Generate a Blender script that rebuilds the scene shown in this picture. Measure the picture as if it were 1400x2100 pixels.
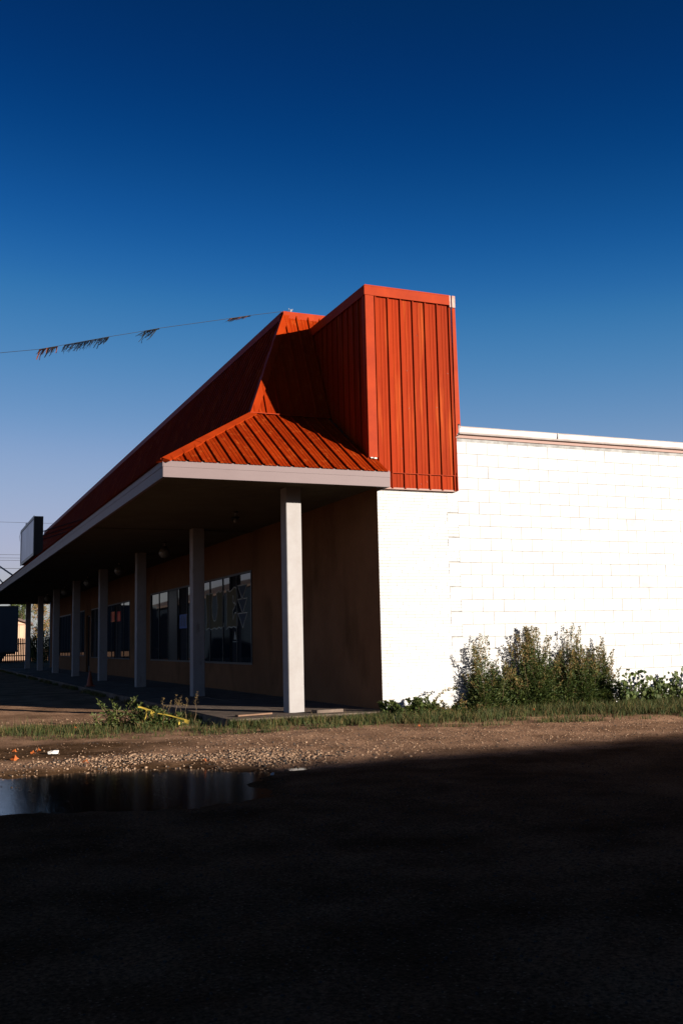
import bpy, math, random
import numpy as np
from mathutils import Vector, Matrix, noise as mnoise

for o in list(bpy.data.objects): bpy.data.objects.remove(o, do_unlink=True)
scene = bpy.context.scene
COL = scene.collection
R = math.radians
random.seed(7); np.random.seed(7)

# ------------------------------------------------------------------ camera, sky, sun, exposure
SUN_EL, SUN_K = 10.0, 0.63            # travel direction of sunlight in plan is (-K, 1)
cd = bpy.data.cameras.new('camera'); cam = bpy.data.objects.new('camera', cd); COL.objects.link(cam)
rt = Vector((0.919602, -0.392228, -0.022109)); up = Vector((-0.0306, -0.127623, 0.991351)); fw = Vector((0.391657, 0.910972, 0.129365))
M = Matrix.Identity(4)
for i in range(3):
    M[i][0] = rt[i]; M[i][1] = up[i]; M[i][2] = -fw[i]
M[0][3], M[1][3], M[2][3] = -6.702, -14.1302, 1.1382
cam.matrix_world = M
cd.sensor_fit = 'VERTICAL'; cd.sensor_height = 36.0; cd.sensor_width = 24.0; cd.lens = 34.67
cd.clip_start = 0.05; cd.clip_end = 3000
scene.camera = cam
scene.render.resolution_x = 682; scene.render.resolution_y = 1024

sun_az = math.atan2(SUN_K, -1.0)      # clockwise from +Y, where the sun stands
world = bpy.data.worlds.new('World'); scene.world = world; world.use_nodes = True
wn, wl = world.node_tree.nodes, world.node_tree.links
wn.clear()
sky = wn.new('ShaderNodeTexSky'); sky.sky_type = 'NISHITA'; sky.sun_disc = False
sky.sun_elevation = R(SUN_EL); sky.sun_rotation = sun_az
sky.altitude = 0; sky.air_density = 1.0; sky.dust_density = 0.6; sky.ozone_density = 2.0
AZ_MIX, AZ0 = 0.30, 14.0
# the deep polarised blue of the photograph: one film-like tone curve over the whole sky
sc_ = wn.new('ShaderNodeMix'); sc_.data_type = 'RGBA'; sc_.blend_type = 'MULTIPLY'; sc_.inputs[0].default_value = 1.0; sc_.inputs[7].default_value = (.2, .2, .2, 1)
cv = wn.new('ShaderNodeRGBCurve')
CUR = (((0, 0), (.14, .0006), (.18, .003), (.22, .014), (.26, .045), (.344, .135), (.452, .27), (.70, .42), (1, .45)),
       ((0, 0), (.15, .009), (.22, .0205), (.28, .0365), (.34, .075), (.40, .134), (.44, .182), (.58, .29), (.73, .39), (.94, .45), (1, .46)),
       ((0, 0), (.25, .032), (.36, .076), (.44, .140), (.52, .235), (.58, .33), (.64, .41), (.80, .54), (.88, .60), (1, .62)))
for ci, pts in enumerate(CUR):
    c = cv.mapping.curves[ci]
    c.points[0].location = pts[0]; c.points[1].location = pts[-1]
    for p in pts[1:-1]: c.points.new(*p)
    for p in c.points: p.handle_type = 'AUTO_CLAMPED'
cv.mapping.extend = 'HORIZONTAL'; cv.mapping.update()
mu = wn.new('ShaderNodeMix'); mu.data_type = 'RGBA'; mu.blend_type = 'MULTIPLY'; mu.inputs[0].default_value = 1.0; mu.inputs[7].default_value = (7.6, 7.6, 7.6, 1)
bg = wn.new('ShaderNodeBackground'); bg.inputs['Strength'].default_value = 0.05
wo = wn.new('ShaderNodeOutputWorld')
# the clear sky in view goes on all round: the look-up azimuth is kept close to the view's, elevation is untouched
tcw = wn.new('ShaderNodeTexCoord'); sx = wn.new('ShaderNodeSeparateXYZ'); wl.new(tcw.outputs['Generated'], sx.inputs[0])
def vm(op, a=None, b=None, va=None, vb=None):
    n_ = wn.new('ShaderNodeVectorMath'); n_.operation = op
    if a is not None: wl.new(a, n_.inputs[0])
    if b is not None: wl.new(b, n_.inputs[1])
    if va is not None: n_.inputs[0].default_value = va
    if vb is not None: n_.inputs[1].default_value = vb
    return n_.outputs
hz = vm('MULTIPLY', tcw.outputs['Generated'], vb=(1, 1, 0)); hl = vm('LENGTH', hz[0])['Value']
hn = vm('NORMALIZE', hz[0])[0]; s3 = wn.new('ShaderNodeVectorMath'); s3.operation = 'MULTIPLY_ADD'; wl.new(hn, s3.inputs[0]); s3.inputs[1].default_value = (AZ_MIX,) * 3; s3.inputs[2].default_value = (math.sin(R(AZ0)), math.cos(R(AZ0)), 0)
hn2 = vm('NORMALIZE', s3.outputs[0])[0]; s4 = wn.new('ShaderNodeVectorMath'); s4.operation = 'SCALE'; wl.new(hn2, s4.inputs[0]); wl.new(hl, s4.inputs['Scale'])
cz = wn.new('ShaderNodeCombineXYZ'); zm = wn.new('ShaderNodeMath'); zm.operation = 'MAXIMUM'; zm.inputs[1].default_value = 0.05; wl.new(sx.outputs['Z'], zm.inputs[0]); wl.new(zm.outputs[0], cz.inputs['Z']); wl.new(vm('ADD', s4.outputs[0], cz.outputs[0])[0], sky.inputs['Vector'])
wl.new(sky.outputs[0], sc_.inputs[6]); wl.new(sc_.outputs[2], cv.inputs['Color']); wl.new(cv.outputs[0], mu.inputs[6]); wl.new(mu.outputs[2], bg.inputs['Color']); wl.new(bg.outputs[0], wo.inputs[0])

sl = bpy.data.lights.new('sun', 'SUN'); so = bpy.data.objects.new('sun', sl); COL.objects.link(so)
sl.energy = 5.0; sl.angle = R(0.5); sl.color = (1.0, 0.92, 0.82)
tv = Vector((-SUN_K, 1.0, -math.hypot(SUN_K, 1) * math.tan(R(SUN_EL)))).normalized()
so.rotation_euler = (-tv).to_track_quat('Z', 'Y').to_euler(); so.location = (20, -40, 20)

scene.view_settings.view_transform = 'Standard'; scene.view_settings.look = 'None'
scene.view_settings.exposure = 1.4; scene.view_settings.gamma = 1.0
scene.view_settings.use_curve_mapping = False

# ------------------------------------------------------------------ helpers
def tag(o, label=None, cat=None, group=None, kind=None):
    if label: o['label'] = label
    if cat: o['category'] = cat
    if group: o['group'] = group
    if kind: o['kind'] = kind
    return o

def empty(name, loc=(0, 0, 0), rz=0.0):
    o = bpy.data.objects.new(name, None); COL.objects.link(o); o.location = loc; o.rotation_euler = (0, 0, rz)
    o.empty_display_size = 0.1
    return o

def place(name, me, parent=None, loc=(0, 0, 0), rot=(0, 0, 0), scale=(1, 1, 1), kind=None):
    o = bpy.data.objects.new(name, me); COL.objects.link(o)
    o.location = loc; o.rotation_euler = rot; o.scale = scale
    if parent: o.parent = parent
    if kind: o['kind'] = kind
    return o

class MB:
    def __init__(s): s.v = []; s.f = []; s.mi = []
    def add(s, vs, fs, m=0):
        k = len(s.v); s.v += [tuple(p) for p in vs]; s.f += [tuple(i + k for i in f) for f in fs]; s.mi += [m] * len(fs)
        return s
    def box(s, a, b, m=0):
        x0, y0, z0 = a; x1, y1, z1 = b
        return s.add([(x0, y0, z0), (x1, y0, z0), (x1, y1, z0), (x0, y1, z0), (x0, y0, z1), (x1, y0, z1), (x1, y1, z1), (x0, y1, z1)],
                     [(0, 3, 2, 1), (4, 5, 6, 7), (0, 1, 5, 4), (1, 2, 6, 5), (2, 3, 7, 6), (3, 0, 4, 7)], m)
    def cbox(s, a, b, c=0.008, m=0):   # box with its four upright edges chamfered
        x0, y0, z0 = a; x1, y1, z1 = b
        ring = [(x0 + c, y0), (x1 - c, y0), (x1, y0 + c), (x1, y1 - c), (x1 - c, y1), (x0 + c, y1), (x0, y1 - c), (x0, y0 + c)]
        n = 8
        return s.add([(x, y, z0) for x, y in ring] + [(x, y, z1) for x, y in ring],
                     [tuple(range(n))[::-1], tuple(range(n, 2 * n))] + [(i, (i + 1) % n, n + (i + 1) % n, n + i) for i in range(n)], m)
    def quad(s, *p, m=0): return s.add(p, [tuple(range(len(p)))], m)
    def prism(s, pts, d, m=0):         # polygon (3d points) pushed along vector d
        n = len(pts); d = Vector(d)
        return s.add([Vector(p) for p in pts] + [Vector(p) + d for p in pts],
                     [tuple(range(n)), tuple(range(n, 2 * n))[::-1]] + [(i, n + i, n + (i + 1) % n, (i + 1) % n) for i in range(n)], m)
    def tube(s, pts, r, n=6, m=0, r2=None):
        pts = [Vector(p) for p in pts]; k = len(pts); base = len(s.v); vs = []
        for i, p in enumerate(pts):
            t = (pts[min(i + 1, k - 1)] - pts[max(i - 1, 0)]).normalized()
            a = t.cross(Vector((0, 0, 1)));
            if a.length < 1e-3: a = t.cross(Vector((1, 0, 0)))
            a.normalize(); b = t.cross(a); rr = r if r2 is None else r + (r2 - r) * i / (k - 1)
            vs += [p + (a * math.cos(2 * math.pi * j / n) + b * math.sin(2 * math.pi * j / n)) * rr for j in range(n)]
        fs = [(i * n + j, i * n + (j + 1) % n, (i + 1) * n + (j + 1) % n, (i + 1) * n + j) for i in range(k - 1) for j in range(n)]
        fs += [tuple(range(n))[::-1], tuple((k - 1) * n + j for j in range(n))]
        return s.add(vs, fs, m)
    def lathe(s, prof, c=(0, 0, 0), n=20, m=0):
        vs = [(c[0] + r * math.cos(2 * math.pi * j / n), c[1] + r * math.sin(2 * math.pi * j / n), c[2] + z) for r, z in prof for j in range(n)]
        fs = [(i * n + j, i * n + (j + 1) % n, (i + 1) * n + (j + 1) % n, (i + 1) * n + j) for i in range(len(prof) - 1) for j in range(n)]
        return s.add(vs, fs, m)
    def mesh(s, name, mats, smooth=False):
        me = bpy.data.meshes.new(name); me.from_pydata([tuple(v) for v in s.v], [], s.f)
        for m in (mats if isinstance(mats, (list, tuple)) else [mats]): me.materials.append(m)
        if any(s.mi): me.polygons.foreach_set('material_index', s.mi)
        if smooth: me.polygons.foreach_set('use_smooth', [True] * len(s.f))
        me.update(); return me
    def obj(s, name, mats, parent=None, smooth=False, kind=None, loc=(0, 0, 0)):
        return place(name, s.mesh(name, mats, smooth), parent, loc=loc, kind=kind)

def arr_mesh(name, V, F, mats, mi=None, smooth=False):   # numpy arrays, F is (n,3) or (n,4)
    me = bpy.data.meshes.new(name); V = np.asarray(V, np.float32); F = np.asarray(F, np.int32); k = F.shape[1]
    me.vertices.add(len(V)); me.vertices.foreach_set('co', V.ravel())
    me.loops.add(F.size); me.loops.foreach_set('vertex_index', F.ravel())
    me.polygons.add(len(F)); me.polygons.foreach_set('loop_start', np.arange(0, F.size, k, dtype=np.int32))
    me.polygons.foreach_set('loop_total', np.full(len(F), k, np.int32))
    for m in mats: me.materials.append(m)
    if mi is not None: me.polygons.foreach_set('material_index', np.asarray(mi, np.int32))
    if smooth: me.polygons.foreach_set('use_smooth', np.ones(len(F), bool))
    me.update(calc_edges=True); me.validate(); return me

# ------------------------------------------------------------------ materials
def mat(name, col, rough=0.6, spec=0.5, metal=0.0, var=None, vscale=3.0, bump=0.0, bscale=60.0, stretch=(1, 1, 1), objrand=0.0, coat=0.0, detail=6.0, trans=0.0):
    m = bpy.data.materials.new(name); m.use_nodes = True; nt = m.node_tree; n, l = nt.nodes, nt.links
    b = n['Principled BSDF']; b.inputs['Roughness'].default_value = rough; b.inputs['Metallic'].default_value = metal
    b.inputs['Specular IOR Level'].default_value = spec; b.inputs['Base Color'].default_value = (*col, 1)
    b.inputs['Coat Weight'].default_value = coat
    tc = n.new('ShaderNodeTexCoord'); mp = n.new('ShaderNodeMapping'); mp.inputs['Scale'].default_value = stretch
    l.new(tc.outputs['Object'], mp.inputs['Vector'])
    out = None
    if var:
        t = n.new('ShaderNodeTexNoise'); t.inputs['Scale'].default_value = vscale; t.inputs['Detail'].default_value = detail; t.inputs['Roughness'].default_value = 0.65
        l.new(mp.outputs[0], t.inputs['Vector'])
        r = n.new('ShaderNodeValToRGB'); r.color_ramp.elements[0].position = 0.36; r.color_ramp.elements[1].position = 0.66
        r.color_ramp.elements[0].color = (*var, 1); r.color_ramp.elements[1].color = (*col, 1)
        l.new(t.outputs['Fac'], r.inputs[0]); out = r.outputs[0]
    if objrand:
        oi = n.new('ShaderNodeObjectInfo'); mr = n.new('ShaderNodeMapRange'); mr.inputs['To Min'].default_value = 1 - objrand; mr.inputs['To Max'].default_value = 1 + objrand * .4
        l.new(oi.outputs['Random'], mr.inputs[0])
        hs = n.new('ShaderNodeHueSaturation'); hs.inputs['Color'].default_value = (*col, 1)
        l.new(mr.outputs[0], hs.inputs['Value'])
        if out: l.new(out, hs.inputs['Color'])
        out = hs.outputs[0]
    if out: l.new(out, b.inputs['Base Color'])
    if bump:
        t2 = n.new('ShaderNodeTexNoise'); t2.inputs['Scale'].default_value = bscale; t2.inputs['Detail'].default_value = 5
        l.new(mp.outputs[0], t2.inputs['Vector'])
        bp = n.new('ShaderNodeBump'); bp.inputs['Strength'].default_value = bump; bp.inputs['Distance'].default_value = 0.01
        l.new(t2.outputs['Fac'], bp.inputs['Height']); l.new(bp.outputs[0], b.inputs['Normal'])
    if trans:
        b.inputs['Subsurface Weight'].default_value = 0
        tl = n.new('ShaderNodeBsdfTranslucent'); mx = n.new('ShaderNodeMixShader'); mx.inputs[0].default_value = trans
        if out: l.new(out, tl.inputs['Color'])
        else: tl.inputs['Color'].default_value = (*col, 1)
        l.new(b.outputs[0], mx.inputs[1]); l.new(tl.outputs[0], mx.inputs[2]); l.new(mx.outputs[0], n['Material Output'].inputs[0])
    return m

ORANGE = mat('orange_metal', (0.208, 0.0195, 0.0018), 0.55, 0.02, var=(0.165, 0.0130, 0.0015), vscale=2.2, objrand=0.22, bump=0.12, bscale=9, stretch=(1, 1, .35))
def chalk(m, col, sc, st, lo=.55, hi=.75):
    n, l = m.node_tree.nodes, m.node_tree.links; b = n['Principled BSDF']; src = b.inputs['Base Color'].links[0].from_socket
    tc = n.new('ShaderNodeTexCoord'); oi = n.new('ShaderNodeObjectInfo'); ad = n.new('ShaderNodeVectorMath'); ad.operation = 'ADD'; l.new(tc.outputs['Object'], ad.inputs[0]); l.new(oi.outputs['Location'], ad.inputs[1])
    mp = n.new('ShaderNodeMapping'); mp.inputs['Scale'].default_value = st; l.new(ad.outputs[0], mp.inputs[0])
    t = n.new('ShaderNodeTexNoise'); t.inputs['Scale'].default_value = sc; t.inputs['Detail'].default_value = 7; l.new(mp.outputs[0], t.inputs['Vector'])
    r = n.new('ShaderNodeMapRange'); r.inputs[1].default_value = lo; r.inputs[2].default_value = hi; l.new(t.outputs['Fac'], r.inputs[0])
    x = n.new('ShaderNodeMix'); x.data_type = 'RGBA'; l.new(r.outputs[0], x.inputs[0]); l.new(src, x.inputs[6]); x.inputs[7].default_value = (*col, 1); l.new(x.outputs[2], b.inputs['Base Color'])
chalk(ORANGE, (0.27, 0.044, 0.007), 2.0, (5, 5, .35))
ORANGE_TRIM = mat('orange_trim', (0.245, 0.0245, 0.003), 0.5, 0.03, var=(0.195, 0.018, 0.0025), vscale=3, bump=0.15, bscale=7)
FASCIA = mat('fascia_metal', (0.130, 0.093, 0.092), 0.5, 0.12, var=(0.115, 0.080, 0.079), vscale=2.5, bump=0.1, bscale=5, stretch=(.3, .3, 1))
SOFFIT = mat('soffit_metal', (0.105, 0.092, 0.064), 0.7, 0.05, var=(0.085, 0.072, 0.05), vscale=1.5)
PILLAR = mat('pillar_paint', (0.255, 0.240, 0.232), 0.6, 0.1, var=(0.22, 0.20, 0.19), vscale=2.2, bump=0.15, bscale=25)
STUCCO = mat('tan_wall_paint', (0.165, 0.082, 0.042), 0.9, 0.02, var=(0.13, 0.063, 0.032), vscale=1.2, bump=0.35, bscale=120)
WHITE = mat('white_block_paint', (0.46, 0.455, 0.43), 0.75, 0.2, var=(0.385, 0.375, 0.365), vscale=1.1, bump=0.3, bscale=90, objrand=0.05)
WHITE_BRICK = mat('white_brick_paint', (0.45, 0.445, 0.42), 0.7, 0.2, var=(0.385, 0.375, 0.365), vscale=2.0, bump=0.3, bscale=110, objrand=0.07)
JOINT = mat('painted_joint', (0.275, 0.27, 0.26), 0.85, 0.1, var=(0.16, 0.15, 0.14), vscale=6)
chalk(PILLAR, (0.13, 0.105, 0.09), 3.0, (2, 2, .8), .60, .80)
chalk(STUCCO, (0.09, 0.045, 0.022), 1.2, (1, 1, .5), .55, .75)
chalk(WHITE, (0.27, 0.235, 0.225), 1.1, (1, 1, 1.6), .60, .82)
chalk(WHITE_BRICK, (0.28, 0.25, 0.24), 1.3, (1, 1, 1), .62, .85)
GUTTER = mat('gutter_paint', (0.40, 0.36, 0.34), 0.5, 0.3, var=(0.30, 0.25, 0.23), vscale=3)
BROWN_TRIM = mat('brown_trim', (0.20, 0.11, 0.085), 0.6, 0.3)
DARKM = mat('dark_metal', (0.030, 0.028, 0.028), 0.5, 0.4)
ALU = mat('window_metal', (0.028, 0.028, 0.028), 0.4, 0.5, metal=0.3)
CONCRETE = mat('concrete', (0.15, 0.11, 0.085), 0.9, 0.08, var=(0.08, 0.06, 0.048), vscale=3, bump=0.5, bscale=70)
ROOFF = mat('flat_roof_felt', (0.06, 0.055, 0.05), 0.9, 0.2, var=(0.04, 0.04, 0.04))
GLASS = mat('dark_window_glass', (0.006, 0.009, 0.013), 0.025, 0.22)
GLASS_F = mat('clouded_window_glass', (0.020, 0.026, 0.026), 0.30, 0.2)
PAINT_OLIVE = mat('olive_window_paint', (0.060, 0.050, 0.020), 0.7, 0.2)
PAINT_PALE = mat('pale_window_paint', (0.26, 0.26, 0.22), 0.7, 0.2)
PAINT_NAVY = mat('navy_window_paint', (0.02, 0.03, 0.045), 0.7, 0.2)
SIGN_RED = mat('red_print', (0.55, 0.02, 0.01), 0.5, 0.3); SIGN_ORG = mat('orange_print', (0.75, 0.16, 0.03), 0.5, 0.3)
SIGN_BLUE = mat('blue_print', (0.01, 0.06, 0.25), 0.5, 0.3); SIGN_DK = mat('dark_print', (0.01, 0.02, 0.04), 0.5, 0.3)
SIGNF = mat('weathered_sign_face', (0.38, 0.42, 0.50), 0.35, 0.5, var=(0.20, 0.23, 0.30), vscale=1.4, stretch=(1, 1, .5), detail=8)
SIGNB = mat('sign_cabinet', (0.03, 0.028, 0.024), 0.5, 0.2)
MILK = mat('milk_glass', (0.13, 0.125, 0.11), 0.25, 0.5)
STEEL = mat('galvanised_steel', (0.45, 0.43, 0.42), 0.4, 0.5, metal=0.6)
WIRE = mat('black_wire', (0.02, 0.02, 0.022), 0.6, 0.3)
CONE = mat('cone_orange', (0.22, 0.045, 0.015), 0.6, 0.3)
YELLOW = mat('yellow_plastic', (0.46, 0.34, 0.06), 0.6, 0.2, var=(0.40, 0.27, 0.04), vscale=12, trans=0.2)
PAPER = mat('white_paper', (0.45, 0.42, 0.39), 0.8, 0.2)
LEAFO = mat('dry_orange_leaf', (0.38, 0.10, 0.02), 0.7, 0.2, var=(0.26, 0.055, 0.012), vscale=30, trans=0.15)
GREEN = [mat('leaf_green', (0.050, 0.076, 0.015), 0.6, 0.3, var=(0.024, 0.040, 0.009), vscale=9, trans=0.25),
         mat('leaf_olive', (0.095, 0.112, 0.024), 0.6, 0.3, var=(0.045, 0.058, 0.013), vscale=9, trans=0.3),
         mat('leaf_tan', (0.26, 0.17, 0.06), 0.7, 0.2, var=(0.16, 0.11, 0.045), vscale=9, trans=0.3),
         mat('leaf_bright', (0.085, 0.095, 0.022), 0.55, 0.35, var=(0.07, 0.10, 0.02), vscale=9, trans=0.3)]
STEM = mat('weed_stem', (0.15, 0.10, 0.055), 0.8, 0.2)
GRASSM = [mat('grass_green', (0.040, 0.055, 0.014), 0.7, 0.2, var=(0.026, 0.036, 0.010), vscale=2.5, trans=0.25),
          mat('grass_dry', (0.13, 0.085, 0.032), 0.8, 0.2, var=(0.085, 0.06, 0.022), vscale=2.5, trans=0.2),
          mat('grass_light', (0.085, 0.090, 0.022), 0.7, 0.2, var=(0.05, 0.06, 0.014), vscale=2.5, trans=0.3)]
STONES = [mat('pale_stone', (0.30, 0.195, 0.125), 0.85, 0.1, var=(0.19, 0.12, 0.075), vscale=25),
          mat('brown_stone', (0.17, 0.10, 0.062), 0.85, 0.1, var=(0.10, 0.06, 0.036), vscale=25),
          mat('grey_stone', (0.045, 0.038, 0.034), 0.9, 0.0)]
BARK = mat('bark', (0.07, 0.05, 0.035), 0.9, 0.1, bump=0.6, bscale=20)
PEACH = mat('peach_siding', (0.42, 0.27, 0.18), 0.7, 0.2, var=(0.38, 0.24, 0.16), vscale=1)
SHINGLE = mat('brown_shingle', (0.08, 0.055, 0.045), 0.85, 0.2)
FENCEW = mat('grey_fence_wood', (0.06, 0.055, 0.05), 0.85, 0.2)
TRAILER = mat('blue_grey_trailer', (0.032, 0.040, 0.048), 0.6, 0.3)
RUBBER = mat('tyre_rubber', (0.015, 0.015, 0.015), 0.8, 0.2)
METALB = mat('warehouse_siding', (0.22, 0.22, 0.22), 0.7, 0.3, var=(0.17, 0.17, 0.17))

def ground_mat():
    m = bpy.data.materials.new('gravel_lot'); m.use_nodes = True; n, l = m.node_tree.nodes, m.node_tree.links
    b = n['Principled BSDF']
    tc = n.new('ShaderNodeTexCoord'); g = tc.outputs['Object']
    def noi(s, d=8, r=.6):
        t = n.new('ShaderNodeTexNoise'); t.inputs['Scale'].default_value = s; t.inputs['Detail'].default_value = d; t.inputs['Roughness'].default_value = r
        l.new(g, t.inputs['Vector']); return t.outputs['Fac']
    def ramp(src, p0, c0, p1, c1):
        r = n.new('ShaderNodeValToRGB'); e = r.color_ramp.elements; e[0].position = p0; e[0].color = (*c0, 1); e[1].position = p1; e[1].color = (*c1, 1)
        l.new(src, r.inputs[0]); return r.outputs[0]
    def mix(f, a, c, bt='MIX'):
        x = n.new('ShaderNodeMix'); x.data_type = 'RGBA'; x.blend_type = bt
        if isinstance(f, float): x.inputs[0].default_value = f
        else: l.new(f, x.inputs[0])
        l.new(a, x.inputs[6])
        if isinstance(c, tuple): x.inputs[7].default_value = (*c, 1)
        else: l.new(c, x.inputs[7])
        return x.outputs[2]
    basec = ramp(noi(1.3), .33, (.18, .103, .062), .62, (.40, .238, .148))
    fine = ramp(noi(55, 4, .7), .35, (.35, .35, .35), .68, (1.35, 1.3, 1.25))
    c = mix(1.0, basec, fine, 'MULTIPLY')
    vo = n.new('ShaderNodeTexVoronoi'); vo.inputs['Scale'].default_value = 42; l.new(g, vo.inputs['Vector'])
    cell = ramp(vo.outputs['Distance'], .16, (1, 1, 1), .30, (0, 0, 0))
    sel = n.new('ShaderNodeSeparateColor'); l.new(vo.outputs['Color'], sel.inputs[0])
    th = ramp(sel.outputs[0], .62, (0, 0, 0), .66, (1, 1, 1))
    c = mix(mix(1.0, cell, th, 'MULTIPLY'), c, (.46, .31, .22))
    at = n.new('ShaderNodeAttribute'); at.attribute_name = 'wet_shade'
    c = mix(at.outputs['Fac'], c, mix(1.0, c, ramp(noi(1.1), .3, (.20, .19, .165), .7, (.34, .325, .28)), 'MULTIPLY'))  # darkens the wet puddle rim and mud, and paints shade into the lane
    l.new(c, b.inputs['Base Color'])
    mr = n.new('ShaderNodeMapRange'); l.new(at.outputs['Fac'], mr.inputs[0]); mr.inputs[3].default_value = .92; mr.inputs[4].default_value = .55
    l.new(mr.outputs[0], b.inputs['Roughness']); b.inputs['Specular IOR Level'].default_value = 0.0
    bp = n.new('ShaderNodeBump'); bp.inputs['Strength'].default_value = .7; bp.inputs['Distance'].default_value = .008
    l.new(noi(60, 6, .75), bp.inputs['Height']); l.new(bp.outputs[0], b.inputs['Normal'])
    return m
GROUND = ground_mat()

def water_mat():
    m = bpy.data.materials.new('puddle_water'); m.use_nodes = True; n, l = m.node_tree.nodes, m.node_tree.links
    b = n['Principled BSDF']; b.inputs['Base Color'].default_value = (.010, .009, .007, 1); b.inputs['Roughness'].default_value = .02; b.inputs['IOR'].default_value = 1.33
    b.inputs['Specular IOR Level'].default_value = 0.42
    tc = n.new('ShaderNodeTexCoord'); mp = n.new('ShaderNodeMapping'); mp.inputs['Scale'].default_value = (1.0, 2.2, 1); mp.inputs['Rotation'].default_value = (0, 0, R(-23))
    t = n.new('ShaderNodeTexNoise'); t.inputs['Scale'].default_value = 26; t.inputs['Detail'].default_value = 4
    bp = n.new('ShaderNodeBump'); bp.inputs['Strength'].default_value = .30; bp.inputs['Distance'].default_value = .003
    l.new(tc.outputs['Object'], mp.inputs[0]); l.new(mp.outputs[0], t.inputs['Vector']); l.new(t.outputs['Fac'], bp.inputs['Height']); l.new(bp.outputs[0], b.inputs['Normal'])
    return m
WATER = water_mat()

# ------------------------------------------------------------------ ground, water
GZ = -0.06
PUD = np.array([(-7.2, -4.7), (-6.5, -4.25), (-5.9, -4.15), (-5.47, -3.98), (-4.75, -3.88), (-4.3, -4.08), (-3.87, -4.45), (-3.68, -4.85), (-3.8, -5.5), (-4.2, -6.2),
                (-4.74, -6.62), (-5.3, -6.72), (-5.8, -6.50), (-6.2, -6.35), (-7.0, -6.0), (-7.9, -5.6), (-8.0, -5.0)])
def sdist(px, py, poly):   # signed distance, inside positive
    n = len(poly); dmin = np.full(px.shape, 1e9); ins = np.zeros(px.shape, bool)
    for i in range(n):
        ax, ay = poly[i]; bx, by = poly[(i + 1) % n]; ex, ey = bx - ax, by - ay
        t = np.clip(((px - ax) * ex + (py - ay) * ey) / (ex * ex + ey * ey), 0, 1)
        dmin = np.minimum(dmin, np.hypot(px - ax - t * ex, py - ay - t * ey))
        c = ((ay > py) != (by > py)) & (px < (bx - ax) * (py - ay) / ((by - ay) if by != ay else 1e-9) + ax); ins ^= c
    return np.where(ins, dmin, -dmin)
rs = np.random.RandomState(3)
WAV = [(rs.uniform(-1, 1), rs.uniform(-1, 1), rs.uniform(0, 6.28), f, a) for f, a in ((.5, .010), (.9, .008), (1.7, .006), (2.6, .005), (3.7, .004), (5.5, .003), (8, .0025), (11, .002), (17, .0016), (23, .0014))]
def und(x, y, s=1.0):
    z = 0 * x
    for a, b, p, f, am in WAV:
        k = math.hypot(a, b); z = z + am * np.sin((a / k * x + b / k * y) * f * 2 + p + 1.3 * np.sin((b / k * x - a / k * y) * f * 1.4 + p))
    return z * s
def gheight(x, y):
    x = np.asarray(x, float); y = np.asarray(y, float)
    u = und(x, y); flat = np.exp(-np.maximum(0, np.hypot(x + 3, y + 4) - 14) / 8)
    z = GZ + u * .55 * flat
    d = sdist(x, y, PUD) + u * 17
    z -= np.clip(d * .10 + .022, 0, .05)
    d2 = .16 - np.hypot((x + 3.31) * 0.8, (y + 4.97) * 1.2) + u * 4
    z -= np.clip(d2 * .12 + .018, 0, .035)
    z += .02 * np.exp(-((y + 3.95 + .25 * (x + 4)) ** 2) / .10 - ((x + 3.9) ** 2) / 1.6)      # low gravel bank behind the puddle
    return z
def axis(lo, hi, step, far):
    a = list(np.arange(lo, hi, step)); s = step; v = lo; L = []
    while v > -far: s *= 1.35; v -= s; L.append(v)
    s = step; v = a[-1]; H = []
    while v < far: s *= 1.35; v += s; H.append(v)
    return np.array(L[::-1] + a + H)
gx, gy = axis(-9, 8, .055, 900), axis(-12.5, 2.6, .055, 900)
XX, YY = np.meshgrid(gx, gy); ZZ = gheight(XX, YY)
nx, ny = len(gx), len(gy); idx = np.arange(nx * ny).reshape(ny, nx)
F = np.stack([idx[:-1, :-1], idx[:-1, 1:], idx[1:, 1:], idx[1:, :-1]], -1).reshape(-1, 4)
me = arr_mesh('ground', np.stack([XX, YY, ZZ], -1).reshape(-1, 3), F, [GROUND], smooth=True)
wet_shade = np.clip(1.0 + (sdist(XX, YY, PUD) + und(XX, YY) * 25) / .55, 0, 1)
wet_shade = np.maximum(wet_shade, np.clip((-4.55 - YY) * 1.0 + und(XX, YY) * 14, 0, .93))                        # shade painted into the lane colour from the shadow edge on
wet_shade = np.maximum(wet_shade, np.clip(1.1 - np.hypot((XX + 5.4) / 2.3, (YY + 1.95) / 1.15) ** 2 + und(XX, YY) * 20, 0, 1))  # muddy patch at the left
wa = me.attributes.new('wet_shade', 'FLOAT', 'POINT'); wa.data.foreach_set('value', wet_shade.ravel().astype(np.float32))
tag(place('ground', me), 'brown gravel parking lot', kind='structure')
w = MB(); w.quad((-8.6, -7.2, 0), (-3.4, -7.2, 0), (-3.4, -3.5, 0), (-8.6, -3.5, 0))
tag(w.obj('water', WATER, loc=(0, 0, GZ - .030)), 'dark rain puddle in front of the shop', kind='structure')
w = MB(); w.quad((-3.39, -5.3, 0), (-3.0, -5.3, 0), (-3.0, -4.6, 0), (-3.39, -4.6, 0))

# walkway slab under the porch
sw = empty('walkway', (0, 0, 0)); sw['kind'] = 'structure'; sw['label'] = 'concrete walkway slabs under the porch'
SX = -2.55
ys = [-0.32] + [0.33 + 1.42 * k for k in range(1, 30)] + [42.4]
for k in range(len(ys) - 1):
    s = MB(); dz = random.uniform(-.004, .004)
    for a, b2 in ((SX, -1.28), (-1.272, -0.004)):
        s = MB(); s.box((a + random.uniform(-.01, .01) * (a == SX), ys[k] + .006, -.25), (b2, ys[k + 1] - .006, .057 + dz)); s.obj('slab', CONCRETE, sw); dz = random.uniform(-.005, .003)

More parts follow.
